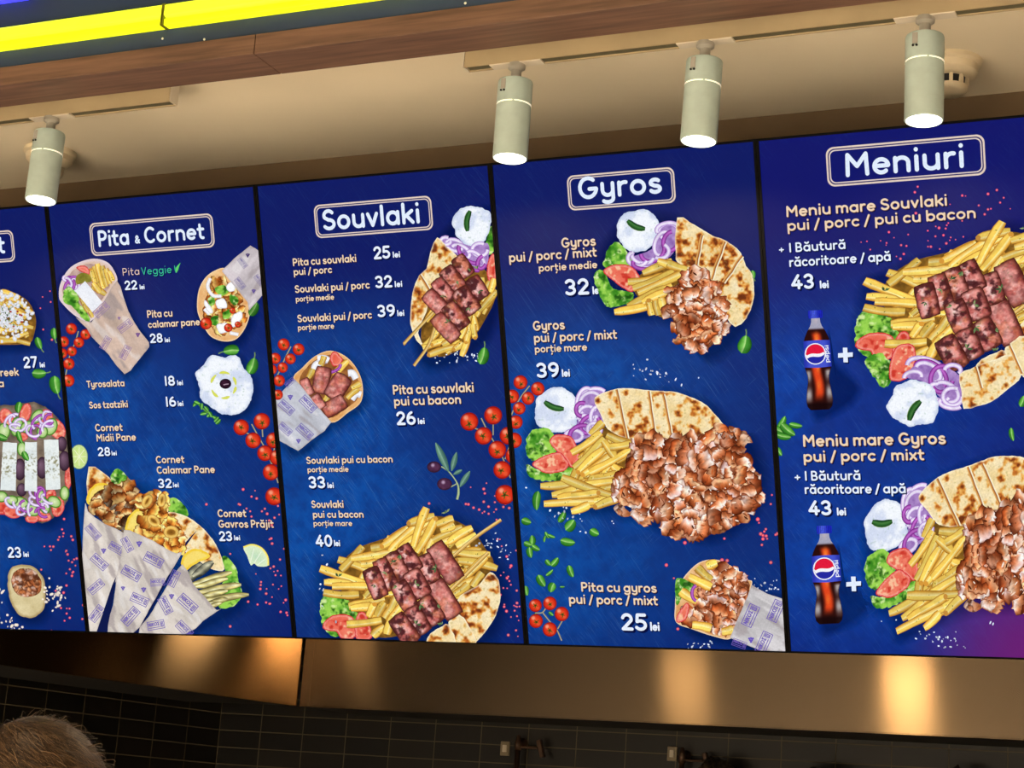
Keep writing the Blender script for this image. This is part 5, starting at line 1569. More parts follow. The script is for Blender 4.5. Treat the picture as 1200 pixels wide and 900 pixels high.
    for k, (x, y, w_, h_, an, sg) in enumerate(((972, 488, 62, 96, 50, 0), (925, 548, 70, 110, 45, 0), (882, 600, 60, 110, 45, 0), (852, 665, 66, 130, 40, 1), (1040, 590, 66, 100, 52, 0), (990, 650, 72, 120, 47, 0), (940, 720, 66, 120, 45, 0), (892, 775, 66, 130, 42, 1))):
        a = Art(z); chunk(a, *K([(x, y)])[0], w_ / 4 * 1.16, h_ / 4 * 1.14, an - 90 + 6, seed=60 + k, sausage=bool(sg)); a.build('meat_roll', b, root); z = a.z
    a = Art(z)
    for x, y in ((1010, 510), (880, 625), (1050, 600), (940, 560), (1040, 500), (905, 750), (1000, 680)): herb(a, *K([(x, y)])[0], 4.5)
    stuff(a.build('herbs', b, root))
    leaves(b, r, [(*K2([(995, 138)])[0], 21, 15, -75)], stem=1)
    rg = random.Random(6)
    salt(b, r, scatter(rg, 530, 418, 12, 4, 22) + scatter(rg, 556, 417, 4, 3, 10) + scatter(rg, 382, 680, 4, 16, 14) + scatter(rg, 576, 636, 8, 5, 18) + scatter(rg, 592, 646, 4, 4, 8))
    # tomatoes
    tomatoes(b, r, [pp(341, 406, 335, 418, 328, 434, 322, 446)], [(332.5, 403.6, 7), (350, 409.3, 7), (340.5, 420.5, 6.4), (322.7, 420, 6.6), (331.5, 430.7, 6.2), (319, 433, 6), (327.5, 446, 6.8), (326, 462.5, 6)])
    tomatoes(b, r, [pp(564, 490, 573, 508, 585, 528, 594, 548, 598, 560), pp(551, 500, 574, 508), pp(578, 490, 578, 510), pp(598, 520, 592, 538)], [(550, 494, 10.6), (578, 486.7, 10.6), (566.7, 510.7, 10.2), (596, 510.5, 10.4), (583, 527, 10.4), (602, 534, 9.5), (588.8, 550.6, 10.4), (592, 579.6, 11.4)])
    # wrapped pita with meat
    bread = K2(pp(165, 245, 205, 190, 260, 140, 325, 116, 390, 138, 440, 190, 468, 262, 462, 340, 405, 388, 330, 432, 240, 360))
    soft_shadow(b, r, 'dish_shadow', K2(pp(90, 320, 200, 190, 325, 116, 440, 190, 462, 340, 330, 432, 190, 556, 100, 500)))
    a = Art(4e-4); a.patch(bread, lambda P, d: mixc(mixc((214, 140, 72), (244, 204, 146), fbm(P, 8, 6)), (250, 214, 160), 1 - ss(0, 1.8, d)), 1.6); root = a.build('meat_pita_picture', b, r); z = a.z
    z = part_patch(b, root, 'filling_bed', K2(pp(190, 250, 250, 165, 330, 135, 400, 165, 445, 230, 450, 320, 390, 375, 320, 410, 250, 340)), lambda P, d: mixc((96, 54, 26), (196, 130, 70), fbm(P, 6, 2)), z, 2)
    a = Art(z)
    for q in ([(255, 215), (262, 180), (300, 160)], [(405, 215), (425, 215), (440, 240)], [(420, 330), (440, 305), (462, 310)], [(270, 150), (300, 150), (320, 160)]): a.strip(smooth_open(K2(q)), 8, [-1, -.4, .3, 1], [(206, 206, 214), (252, 252, 255), (246, 246, 252), (200, 200, 210)]); a.mark()
    a.build('sauce', b, root, split=True); z = a.z
    z = part_patch(b, root, 'tomato_slice', K2(pp(325, 150, 345, 118, 380, 150, 372, 180, 340, 185)), tomato_col(3), z, 1.3)
    a = Art(z)
    fry_list(b, root, a, [K2(q) for q in (pp(345, 220, 405, 160), pp(285, 180, 300, 140), pp(400, 325, 450, 280), pp(300, 340, 320, 310), pp(230, 235, 250, 195), pp(420, 280, 460, 260))], 7)
    stuff(a.build('fries', b, root)); a = Art(a.z); onion_ring(a, *K2([(345, 190)])[0], 8, 4, -30, 0, 200, 3.4, 1); a.build('onion_ring', b, root); z = a.z
    for k, (x, y, w_, h_, an) in enumerate(((290, 245, 70, 120, 12), (360, 275, 84, 120, 32), (345, 360, 70, 110, 60), (225, 275, 44, 80, -25), (275, 340, 46, 70, -35))):
        a = Art(z); chunk(a, *K2([(x, y)])[0], w_ / 3.75, h_ / 3.75, an, seed=80 + k, sausage=True); a.build('meat_roll', b, root); z = a.z
    a = Art(z); pap = K2(pp(170, 240, 198, 268, 262, 350, 332, 430, 300, 470, 248, 507, 186, 557, 105, 512, 86, 345, 92, 318))
    a.patch(pap, paper_col(40, 5, (200, 202, 212)), 1.8, rough=.4, sm=0)
    for x, y, an, s in ((230, 350, 45, 5), (135, 365, 42, 4.6), (215, 472, 42, 4.8), (130, 460, 42, 4), (150, 255, -40, 3)): stamp(a, *K2([(x, y)])[0], an, s, INK)
    grapes(a, *K2([(152, 315)])[0], 2); grapes(a, *K2([(188, 508)])[0], 1.8); a.build('paper_wrap', b, root)
    # olive branch
    a = Art(4.2e-4)
    a.strip(smooth_open(K2(pp(815, 625, 850, 650, 885, 700, 890, 740, 884, 770))), [1.6] * 10 + [2, 2.2, 2.4, 2.6, 2.8, 3, 3, 3, 3, 3, 3][:11], [-1, 0, 1], [(110, 140, 96), (196, 208, 160), (100, 126, 84)])
    a.strip(smooth_open(K2(pp(855, 715, 875, 705, 882, 700))), 1.6, [-1, 0, 1], [(110, 130, 96), (180, 190, 150), (100, 120, 84)])
    for q in ((847, 648, 790, 520, 9), (860, 645, 882, 562, 7), (868, 660, 906, 640, 5), (896, 715, 941, 645, 7)): olive_leaf(a, *K2([(q[0], q[1])])[0], *K2([(q[2], q[3])])[0], q[4])
    root = a.build('olive_branch_picture', b, r)
    for x, y, rx, ry in ((783, 627, 31, 25), (829, 702, 33, 27)):
        o_ = Art(a.z); q = K2([(x, y)])[0]; p = np.array(arc(q[0], q[1], rx / 3.75, ry / 3.75, 0, 360, 22)[:-1])
        o_.patch(p, lambda P, d: mixc(mixc((54, 26, 52), (104, 60, 92), fbm(P, 4, 3)), (206, 180, 210), (1 - ss(.8, 3, np.hypot(P[:, 0] - q[0] + 1.5, P[:, 1] - q[1] + 2))) * .8) * (.6 + .4 * ss(0, 2.5, d))[:, None], 1.2, sm=0)
        o_.build('olive', b, root)
    big_souvlaki(b, r, None)
    rg = random.Random(12)
    specks(b, r, 'peppercorn_picture', [(546, 590.6), (549, 591), (555, 595), (551.7, 571), (567, 573), (567, 588), (580, 588.5), (572.7, 602), (579, 600), (582, 609), (590, 594), (503, 590), (583, 632), (586, 632), (588, 640), (599, 663), (598, 665), (594, 677), (590, 689), (591, 711), (606, 706.6), (606, 711), (599, 723), (606, 722), (608, 727), (605, 645)] + scatter(rg, 598, 690, 8, 30, 22) + scatter(rg, 575, 592, 12, 10, 10), .9, 1.9, (206, 34, 62), (255, 160, 170), 5)


# ---------------- board four: gyros
def board_gyros():
    b = make_board(3, 'blue menu board headed Gyros with two large plates of shaved meat'); r = b['root']
    title_frame(b, r, (664, 207), (790, 194.5), (792, 237.5), (667, 247))
    text(b, r, 'title_lettering', 'Gyros', 677.6, 234.4, 777.3, 27, WHITE, .085, False)
    K = lambda p: cr(580, 170, 3.4625, p); K3 = lambda p: cr(590, 420, 3.75, p); K4 = lambda p: cr(600, 600, 3.636, p)
    for t, x0, y0, x1, c in (('Gyros', 658, 290.6, 698.8, 12), ('pui / porc / mixt', 596.6, 307.4, 700, 11.4), ('porție medie', 631.4, 318.4, 700.5, 8.8), ('Gyros', 624.8, 387.7, 662.4, 11.6), ('pui / porc / mixt', 625.8, 401.4, 723.6, 11), ('porție mare', 626.8, 413.4, 688.4, 8.8), ('Pita cu gyros', 681, 693.2, 769.8, 11.2), ('pui / porc / mixt', 666.8, 707.4, 771, 11.2)):
        text(b, r, 'dish_lettering', t, x0, y0, x1, c)
    for n, x0, y0, x1, c, l0, l1, lc, ly in (('32', 662.3, 346.4, 691.3, 19, 694.7, 704.2, 9, 344.8), ('39', 629, 442.8, 656, 17.6, 658.8, 668.2, 8.6, 441.5), ('25', 728, 738.5, 759, 20, 762.3, 773.3, 10, 739)):
        price(b, r, n, x0, y0, x1, c, l0, l1, lc, ly)
    # medium gyros plate
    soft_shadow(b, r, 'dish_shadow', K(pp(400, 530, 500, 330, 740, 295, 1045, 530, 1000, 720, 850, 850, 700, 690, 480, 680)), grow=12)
    a = Art(4e-4); bed = K(pp(560, 560, 680, 480, 780, 510, 740, 600, 700, 700, 620, 660)); a.patch(bed, bed_col, 2.2); root = a.build('gyros_plate_picture', b, r); z = a.z
    z = part_patch(b, root, 'onion_bed', K(pp(660, 340, 700, 315, 738, 320, 735, 420, 680, 470, 600, 505, 550, 460, 640, 420)), onion_bed, z, 2)
    z = part_patch(b, root, 'lettuce', K(pp(440, 490, 460, 420, 490, 395, 520, 410, 560, 470, 572, 505, 500, 500)), lettuce_col(6), z, 1.4, 2, 4)
    z = dip_picture(b, root, K(pp(495, 345, 505, 300, 545, 272, 600, 260, 640, 280, 663, 310, 662, 370, 640, 410, 590, 435, 540, 425, 505, 390)), (*K([(538, 306)])[0], *K([(610, 340)])[0], 7.5), z)
    a = Art(z)
    for q in ((705, 350, 40, 32, 0, 120, 360, 0), (700, 340, 44, 24, -10, 160, 350, 0), (680, 400, 30, 50, 20, 60, 300, 0), (715, 390, 30, 40, 20, 0, 250, 1), (640, 430, 50, 40, -30, 20, 200, 1), (600, 450, 44, 30, 10, 0, 200, 0), (640, 460, 60, 34, -20, 0, 180, 0), (580, 460, 40, 30, 0, 20, 230, 0), (610, 480, 50, 24, 0, 10, 200, 1), (670, 430, 36, 30, 0, 300, 480, 0)): onion_ring(a, *K([(q[0], q[1])])[0], q[2] / 3.46, q[3] / 3.46, q[4], q[5], q[6], 4.6, q[7])
    a.build('onion_ring', b, root, split=True); z = a.z
    z = part_patch(b, root, 'flatbread', K(pp(740, 294, 795, 315, 850, 348, 890, 370, 935, 386, 970, 410, 1000, 440, 1020, 490, 1046, 530, 1052, 620, 1022, 700, 975, 738, 935, 690, 905, 600, 870, 545, 790, 512, 735, 465)), pita_col(40), z, 1.3, .7, sm=2)
    a = Art(z)
    for q in (pp(842, 365, 818, 505), pp(935, 392, 880, 545), pp(1005, 450, 930, 560)): cut_line(a, *K(q)[0], *K(q)[1])
    a.build('flatbread_cut', b, root, split=True); z = a.z
    z = part_patch(b, root, 'lettuce', K(pp(400, 535, 440, 510, 480, 580, 560, 600, 550, 640, 480, 655, 440, 640)), lettuce_col(9), z, 1.4, 2.2, 4)
    z = part_patch(b, root, 'tomato_slice', K(pp(440, 512, 480, 486, 545, 488, 580, 520, 588, 545, 560, 595, 520, 580, 480, 550)), tomato_col(12), z, 1.3, .6)
    a = Art(z)
    fry_list(b, root, a, [K(q) for q in (pp(600, 520, 720, 470), pp(660, 470, 755, 500), pp(540, 555, 690, 530), pp(560, 582, 735, 512), pp(580, 600, 780, 512), pp(620, 620, 720, 570), pp(540, 655, 690, 580), pp(485, 678, 640, 650), pp(600, 640, 720, 590), pp(625, 630, 640, 690), pp(655, 630, 665, 690), pp(675, 620, 695, 705), pp(700, 480, 780, 505))], 9)
    stuff(a.build('fries', b, root)); z = a.z
    m = K(pp(742, 560, 765, 530, 800, 514, 845, 520, 880, 545, 915, 600, 940, 690, 935, 740, 900, 785, 880, 810, 848, 850, 820, 825, 775, 825, 755, 800, 740, 760, 718, 700, 696, 640, 700, 600))
    a = Art(z); gyros_pile(a, m, 9.5, 14, 2.4); a.build('gyros_meat', b, root); z = a.z
    leaves(b, r, [(*K([(1010, 808)])[0], 22, 18, -75), (*K([(1048, 525)])[0], 10, 8, 80)], stem=1)
    big_gyros(b, r)
    # tomatoes
    tomatoes(b, r, [K3(pp(115, 120, 80, 165, 50, 215, 35, 250))], [(610, 448, 8.2), (630.3, 455.6, 8), (619, 466.7, 7.6), (600.5, 464.5, 8), (608.7, 478.4, 7.4), (604.8, 494.6, 8), (603, 516, 9)])
    tomatoes(b, r, [K4(pp(130, 428, 160, 465, 190, 500, 212, 548)), K4(pp(100, 430, 130, 428, 150, 400)), K4(pp(225, 445, 195, 498))], [(627.5, 709.5, 7.6), (644.5, 707, 8), (658.4, 719.4, 8.4), (628.2, 727.6, 8.2), (644.5, 737.5, 8.4)])
    leaves(b, r, [(*K4([(x, y)])[0], L, W, an) for x, y, L, W, an in ((62, 38, 12, 10, 20), (212, 20, 15, 9, -60), (247, 55, 16, 14, -50), (238, 125, 18, 11, 10), (352, 85, 12, 11, 30), (85, 120, 12, 9, -90), (68, 135, 10, 8, 20), (102, 152, 11, 8, 30), (78, 172, 13, 9, 80), (150, 98, 9, 5, 60), (168, 102, 10, 5, 20), (140, 115, 8, 4, 100), (182, 212, 13, 9, -50), (155, 215, 9, 7, 50), (160, 258, 11, 5, -40), (252, 252, 15, 9, 70), (127, 292, 16, 11, 60), (172, 322, 12, 11, 110), (62, 335, 12, 8, 80), (215, 318, 6, 3, 0))] + [(*K3([(150, 625)])[0], 23, 11, 95), (*K3([(258, 695)])[0], 14, 8, -60), (628, 721, 5, 4, 80), (646, 719, 7, 5, 40)])
    # gyros pita in paper
    bread = K4(pp(700, 470, 695, 400, 702, 335, 740, 268, 800, 214, 870, 203, 935, 230, 1000, 285, 1022, 312, 960, 480, 930, 540, 860, 530, 770, 500))
    soft_shadow(b, r, 'dish_shadow', K4(pp(700, 400, 740, 270, 870, 205, 1020, 310, 1160, 370, 1160, 595, 940, 545, 760, 500)))
    a = Art(4e-4); a.patch(bread, lambda P, d: mixc(mixc((206, 128, 64), (246, 214, 164), fbm(P, 8, 6)), (252, 226, 190), 1 - ss(0, 2, d)), 1.5); root = a.build('gyros_pita_picture', b, r); z = a.z
    m = K4(pp(780, 400, 830, 270, 880, 222, 950, 250, 1010, 300, 1000, 380, 960, 470, 900, 500, 820, 490, 735, 460, 720, 400))
    a = Art(z); gyros_pile(a, m, 9, 21, 2); a.build('gyros_meat', b, root); z = a.z
    z = part_patch(b, root, 'lettuce', K4(pp(700, 300, 712, 278, 770, 300, 775, 335, 735, 345, 705, 400, 697, 340)), lettuce_col(5), z, 1.3, 1.8)
    z = part_patch(b, root, 'tomato_slice', K4(pp(705, 440, 740, 388, 758, 400, 740, 460, 705, 470)), tomato_col(6), z, 1.3)
    a = Art(z)
    fry_list(b, root, a, [K4(q) for q in (pp(790, 235, 850, 290), pp(755, 275, 850, 320), pp(720, 335, 790, 380), pp(830, 230, 875, 215), pp(770, 480, 850, 495), pp(895, 510, 945, 498))], 10)
    stuff(a.build('fries', b, root)); a = Art(a.z); onion_ring(a, *K4([(790, 345)])[0], 6, 9, 0, 100, 260, 3.6, 1); a.build('onion_ring', b, root); z = a.z
    a = Art(z); a.patch(K4(pp(1022, 310, 1090, 348, 1160, 370, 1170, 600, 1090, 600, 1000, 565, 930, 535, 965, 450, 1000, 370)), paper_col(30, 11, (208, 204, 206)), 1.8, rough=.4, sm=0)
    for x, y, an, s in ((1018, 440, -66, 6.2), (1125, 420, -66, 6), (1075, 555, -66, 6), (970, 560, 20, 4)): stamp(a, *K4([(x, y)])[0], an, s, (112, 92, 180))
    grapes(a, *K4([(1020, 538)])[0], 2.2, (104, 80, 190)); a.build('paper_wrap', b, root)
    rg = random.Random(7)
    salt(b, r, [K3([q])[0] for q in pp(575, 45, 600, 50, 632, 5, 655, 55, 672, 62, 690, 70, 710, 78, 727, 103, 757, 92, 783, 117, 858, 85, 338, 705, 345, 715, 478, 715, 484, 725, 338, 760, 362, 765, 243, 680, 100, 568)] + scatter(rg, 766, 436, 14, 5, 16) + scatter(rg, 665, 600, 10, 6, 14) + scatter(rg, 900, 688, 8, 4, 18) + scatter(rg, 820, 755, 10, 3, 14))
    specks(b, r, 'peppercorn_picture', [K4([q])[0] for q in pp(575, 48, 737, 131, 658, 226, 690, 282, 895, 205, 917, 207, 1047, 32, 1070, 100, 1082, 102, 905, 113, 1103, 215, 1132, 92, 707, 498)] + [K3([q])[0] for q in pp(1180, 600, 1175, 640, 1118, 707, 1140, 777, 1155, 780)] + scatter(rg, 893, 620, 8, 20, 8), 1.2, 2.4, (206, 34, 62), (255, 150, 160), 5)


# ---------------- board five: set menus
def bottle(b, r, xt, yt, xb, yb, w):
    """soft drink bottle picture; axis from the cap top to the base"""
    ax = np.array([xb - xt, yb - yt], float); l = math.hypot(*ax); ax /= l; q = np.array([-ax[1], ax[0]])
    def at(u, v): return np.array([xt, yt]) + ax * (u * l) + q * (-v * w)          # u along 0..1, v across -.5...5 (right is +)
    prof = [(0.075, .16), (.12, .17), (.16, .22), (.21, .34), (.27, .44), (.31, .485), (.57, .50), (.60, .46), (.66, .40), (.72, .40), (.78, .44), (.84, .47), (.885, .49), (.92, .49), (.965, .46), (.985, .40), (1.0, .34)]
    P = np.array([at(u, v) for u, v in prof] + [at(u, -v) for u, v in prof[::-1]])
    soft_shadow(b, r, 'dish_shadow', [at(.25, .4), at(.55, .55), at(.72, 1.2), at(.85, 1.3), at(1.0, .6), at(1.02, -.3)], grow=9, alpha=.6, off=(2, 1), col=(6, 10, 50))
    def uv(X):
        d = X - np.array([xt, yt]); return d @ ax / l, -(d @ q) / w
    def cola(X, d):
        u, v = uv(X); c = np.tile(np.array([44., 14, 12]), (len(X), 1))
        c = mixc(c, (226, 70, 30), (1 - ss(.05, .24, np.abs(v + .02 + .05 * np.sin(u * 14)))) * ss(.20, .26, u) * (1 - ss(.82, .93, u)))
        c = mixc(c, (250, 140, 50), (1 - ss(.0, .12, np.abs(v - .0))) * (.5 + .5 * np.sin(u * 26)) * (1 - ss(.7, .85, u)) * .8)
        side = ss(.2, .36, np.abs(v)) * ss(.58, .62, u)
        c = mixc(c, (176, 168, 168), side * (.6 + .38 * np.sin(u * 32 + v)))
        c = mixc(c, (30, 14, 18), (1 - ss(0, 1.4, d)) * .8)
        c = mixc(c, (186, 190, 214), (1 - ss(.175, .20, u)) * .85)
        c = mixc(c, (24, 8, 10), ss(.91, .95, u) * .9)
        return c
    a = Art(4e-4); a.patch(P, cola, 1.1, sm=0); root = a.build('drink_bottle_picture', b, r); z = a.z
    a = Art(z); p = np.array([at(0.0, -.24), at(0, .24), at(.012, .27), at(.072, .27), at(.08, .24), at(.08, -.24), at(.072, -.27), at(.012, -.27)])
    a.patch(p, lambda X, d: mixc((30, 40, 190), (76, 96, 230), (1 - ss(.0, .22, np.abs(uv(X)[1] + .06)))) * (1 - .25 * (np.sin(uv(X)[1] * 90) > .3))[:, None], 1.0, sm=0); a.build('bottle_cap', b, root); z = a.z
    a = Art(z); p = np.array([at(.305, -.492), at(.300, 0), at(.305, .492), at(.57, .51), at(.578, 0), at(.57, -.51)])
    a.patch(p, lambda X, d: mixc((70, 84, 206), (40, 52, 170), ss(.25, .5, np.abs(uv(X)[1]))), 1.3, sm=0)
    # round emblem: red top, white wave, blue bottom
    R = .36
    def em(k0, k1, col):
        tt = np.linspace(-1, 1, 15); up = []; dn = []
        for t in tt:
            h = math.sqrt(max(0, 1 - t * t)); wv = .18 * math.sin(t * 2.6)
            f = lambda k: max(-h, min(h, k + (wv - .34 * t if abs(k) < .9 else 0)))
            up.append(at(.437 + R * f(k0) * w / l, -.07 + R * t)); dn.append(at(.437 + R * f(k1) * w / l, -.07 + R * t))
        a.raw(to_plane(np.array(up + dn)), [(i, i + 1, 15 + i + 1, 15 + i) for i in range(14)], col)
    a.poly([at(.437 + (R + .04) * math.sin(k) * w / l, -.07 + (R + .04) * math.cos(k)) for k in np.linspace(0, 6.2, 26)], (236, 238, 250))
    em(-1, -.02, (226, 28, 62)); em(-.02, .30, (246, 246, 252)); em(.30, 1, (36, 40, 160))
    ln, L_ = layout('pepsi')
    def fx(Pm): return to_plane(np.array([at(.535 - (y0 * .20), .365 + (x0 * .16)) for y0, x0 in [(p_[0] / L_ * .92, -(p_[1] - .3)) for p_ in Pm]]))
    strokes(a, ln, .075, lambda Pm: to_plane(np.array([at(.53 - p_[0] / L_ * .175, .375 - (p_[1] - .35) * -.17 * -1) for p_ in Pm])), (232, 236, 250))
    a.build('bottle_label', b, root)
    return root


def board_menus():
    b = make_board(4, 'rightmost menu board, headed Meniuri, with two cola bottles beside platters'); r = b['root']
    title_frame(b, r, (967, 173.5), (1153.5, 156.5), (1155.5, 204.5), (970.5, 219.5))
    text(b, r, 'title_lettering', 'Meniuri', 989.5, 208, 1132, 29, WHITE, .085, False)
    for t, x0, y0, x1, c, col in (('Meniu mare Souvlaki', 921, 254.6, 1111, 13.6, TAN), ('pui / porc / pui cu bacon', 922.4, 270.8, 1144.6, 13, TAN), ('Meniu mare Gyros', 940.7, 523.6, 1108.8, 14.4, TAN), ('pui / porc / mixt', 941.4, 541.4, 1083.6, 13.4, TAN)):
        text(b, r, 'menu_lettering', t, x0, y0, x1, c, col)
    for t, x0, y0, x1, c in (('+', 913, 297, 919.4, 9), ('I Băutură', 924.6, 296, 991.6, 11.4), ('răcoritoare / apă', 924.9, 313, 1044.6, 11.6), ('+', 931.4, 564, 938.6, 10), ('I Băutură', 943, 563.4, 1008.9, 11.6), ('răcoritoare / apă', 943, 579, 1061.8, 11.6)):
        text(b, r, 'drink_lettering', t, x0, y0, x1, c, PRICE, .085)
    price(b, r, '43', 927.5, 339.4, 954.6, 17.6, 961, 971.5, 9, 338)
    price(b, r, '43', 947.6, 603.8, 975, 17.4, 981, 991.8, 9, 604)
    for x, y in ((990.8, 416), (1000.4, 684.2)):
        a = Art(6e-4); e = 8.6; t = 2.6
        for dx, dy, c in ((1.5, 1.5, SHADE), (0, 0, (228, 238, 255))):
            a.poly(pp(x - e + dx, y - t + dy + .6, x + e + dx, y - t + dy - .6, x + e + dx, y + t + dy - .6, x - e + dx, y + t + dy + .6), c); a.poly(pp(x - t + dx - .4, y - e + dy, x + t + dx - .4, y - e + dy, x + t + dx + .4, y + e + dy, x - t + dx + .4, y + e + dy), c)
        a.build('plus_mark', b, r)
    bottle(b, r, 955.2, 363.6, 961.2, 480.2, 31.5)
    bottle(b, r, 965.6, 616, 971.9, 731, 33.2)
    K = lambda p: cr(890, 330, 3.871, p)
    # souvlaki platter, the same photograph as on the third board
    XF[0] = fit_affine([(501, 593), (375, 663.3), (375, 704), (474, 735.7), (395, 652)], [(1175.5, 257), (1011.4, 326), (1004.5, 369), (1114.7, 412.7), (1040, 318)])
    M2 = XF[0]
    def low(root, z):
        XF[0] = None
        z = part_patch(b, root, 'lettuce', K(pp(482, 360, 540, 320, 600, 370, 600, 450, 560, 478, 510, 410)), lettuce_col(13), z, 1.5, 2.4, 4)
        z = part_patch(b, root, 'tomato_slice', K(pp(595, 440, 600, 350, 630, 290, 700, 285, 712, 350, 690, 420, 650, 448)), tomato_col(15), z, 1.3, .7)
        z = part_patch(b, root, 'onion_bed', K(pp(670, 430, 720, 370, 790, 348, 860, 390, 920, 440, 925, 540, 870, 570, 800, 500, 740, 450)), onion_bed, z, 2)
        a = Art(z)
        for q in ((760, 400, 90, 50, 20, 170, 380, 0), (780, 420, 80, 50, 35, 170, 370, 1), (770, 410, 60, 36, 30, 170, 400, 0), (830, 440, 50, 60, 10, 0, 300, 1), (850, 500, 60, 40, 30, 180, 430, 0), (820, 500, 50, 34, 30, 0, 240, 0), (880, 520, 44, 40, 0, 0, 300, 0), (700, 430, 40, 24, -10, 180, 380, 0), (880, 400, 36, 24, 0, 180, 400, 0), (870, 550, 50, 22, 10, 20, 200, 0)): onion_ring(a, *K([(q[0], q[1])])[0], q[2] / 3.87, q[3] / 3.87, q[4], q[5], q[6], 5, q[7])
        a.build('onion_ring', b, root, split=True); z = a.z
        z = part_patch(b, root, 'flatbread', K(pp(910, 420, 960, 395, 1010, 370, 1075, 350, 1150, 330, 1192, 420, 1150, 470, 1060, 540, 1000, 560, 930, 575, 920, 500)), pita_col(50), z, 1.5, .6, sm=2)
        z = part_patch(b, root, 'flatbread', K(pp(1140, 280, 1240, 240, 1300, 300, 1290, 400, 1200, 432)), pita_col(53), z, 1.6, .6, sm=2)
        a = Art(z); cut_line(a, *K([(985, 385)])[0], *K([(1010, 480)])[0]); cut_line(a, *K([(1140, 290)])[0], *K([(1195, 415)])[0]); a.build('flatbread_cut', b, root, split=True); z = a.z
        dip_picture(b, root, K(pp(580, 568, 605, 520, 630, 470, 690, 445, 750, 452, 792, 480, 815, 540, 805, 600, 790, 640, 740, 645, 680, 656, 630, 625, 605, 605)), (*K([(735, 540)])[0], *K([(683, 628)])[0], 8.5), z)
        XF[0] = M2
    big_souvlaki(b, r, low)
    XF[0] = fit_affine([(655, 453), (635, 569), (696.7, 468), (624.7, 542.7), (645, 563), (739, 513)], [(1033, 587), (1053, 717), (1078, 583), (1027, 691), (1040, 711), (1128, 614)])
    big_gyros(b, r)
    XF[0] = None
    leaves(b, r, [(*K([(x, y)])[0], L, W, an) for x, y, L, W, an in ((100, 640, 18, 9, -60), (95, 675, 16, 11, 20), (130, 670, 22, 12, 40), (165, 650, 16, 8, 10), (110, 700, 18, 9, 10), (90, 770, 12, 8, 60), (1147, 693, 16, 7, 80), (1192, 542, 14, 10, -70))])
    rg = random.Random(9); K1 = lambda p: cr(890, 140, 3.871, p)
    specks(b, r, 'peppercorn_picture', K1(pp(718, 305, 705, 330, 920, 345, 935, 347, 1037, 338, 1077, 320, 1108, 355, 1092, 377, 1138, 405, 1050, 405, 1037, 408, 1022, 430, 995, 390, 865, 385, 800, 485, 815, 492, 850, 480, 845, 495, 857, 470, 835, 525, 848, 562, 868, 535, 890, 545, 925, 532, 765, 550, 765, 577, 778, 577, 675, 522, 643, 570, 640, 632, 655, 610, 550, 550, 577, 560, 575, 570, 488, 553, 503, 590, 710, 425, 920, 460)) + scatter(rg, 1100, 285, 40, 14, 12), .8, 1.8, (214, 40, 76), (255, 150, 170), 5)
    K5 = lambda p: cr(890, 490, 3.2143, p)
    salt(b, r, K5(pp(630, 820, 640, 815, 625, 830, 700, 862, 695, 865, 745, 855, 770, 860, 775, 865, 870, 770, 880, 775, 515, 760, 460, 765, 740, 805, 735, 830)) + scatter(rg, 1105, 748, 14, 5, 20))


board_salad(); board_pita(); board_souvlaki(); board_gyros(); board_menus()

# ------------------------------------------------------------------ visitor standing in front, back of the head in view
M_skin = mat('skin', (196, 150, 122), .55, noise=.08, nscale=12)
M_shirt = mat('dark_knit_fabric', (44, 46, 52), .9, noise=.25, nscale=40)
M_trous = mat('dark_denim_fabric', (36, 42, 58), .9, noise=.25, nscale=40)
M_shoe = mat('brown_shoe_leather', (62, 46, 36), .6, noise=.2, nscale=20)
M_hair = bpy.data.materials.new('brown_hair')
nt, N, L, b_ = nodes_of(M_hair)
at_ = N.new('ShaderNodeAttribute'); at_.attribute_name = 'Col'
L.new(at_.outputs['Color'], b_.inputs['Base Color']); b_.inputs['Roughness'].default_value = .5


def evaluated(o):
    dg = bpy.context.evaluated_depsgraph_get(); dg.update()
    return bpy.data.meshes.new_from_object(o.evaluated_get(dg))


def skinned(verts, edges, root_i, sub=2):
    me = bpy.data.meshes.new('skin'); me.from_pydata([v[:3] for v in verts], edges, [])
    o = bpy.data.objects.new('skin', me); C.objects.link(o)
    o.modifiers.new('s', 'SKIN'); sv = me.skin_vertices[0].data
    for i, v in enumerate(verts):
        r = v[3]; sv[i].radius = r if isinstance(r, tuple) else (r, r); sv[i].use_root = (i == root_i)
    m2 = o.modifiers.new('u', 'SUBSURF'); m2.levels = sub; m2.render_levels = sub
    out = evaluated(o); bpy.data.objects.remove(o); return out


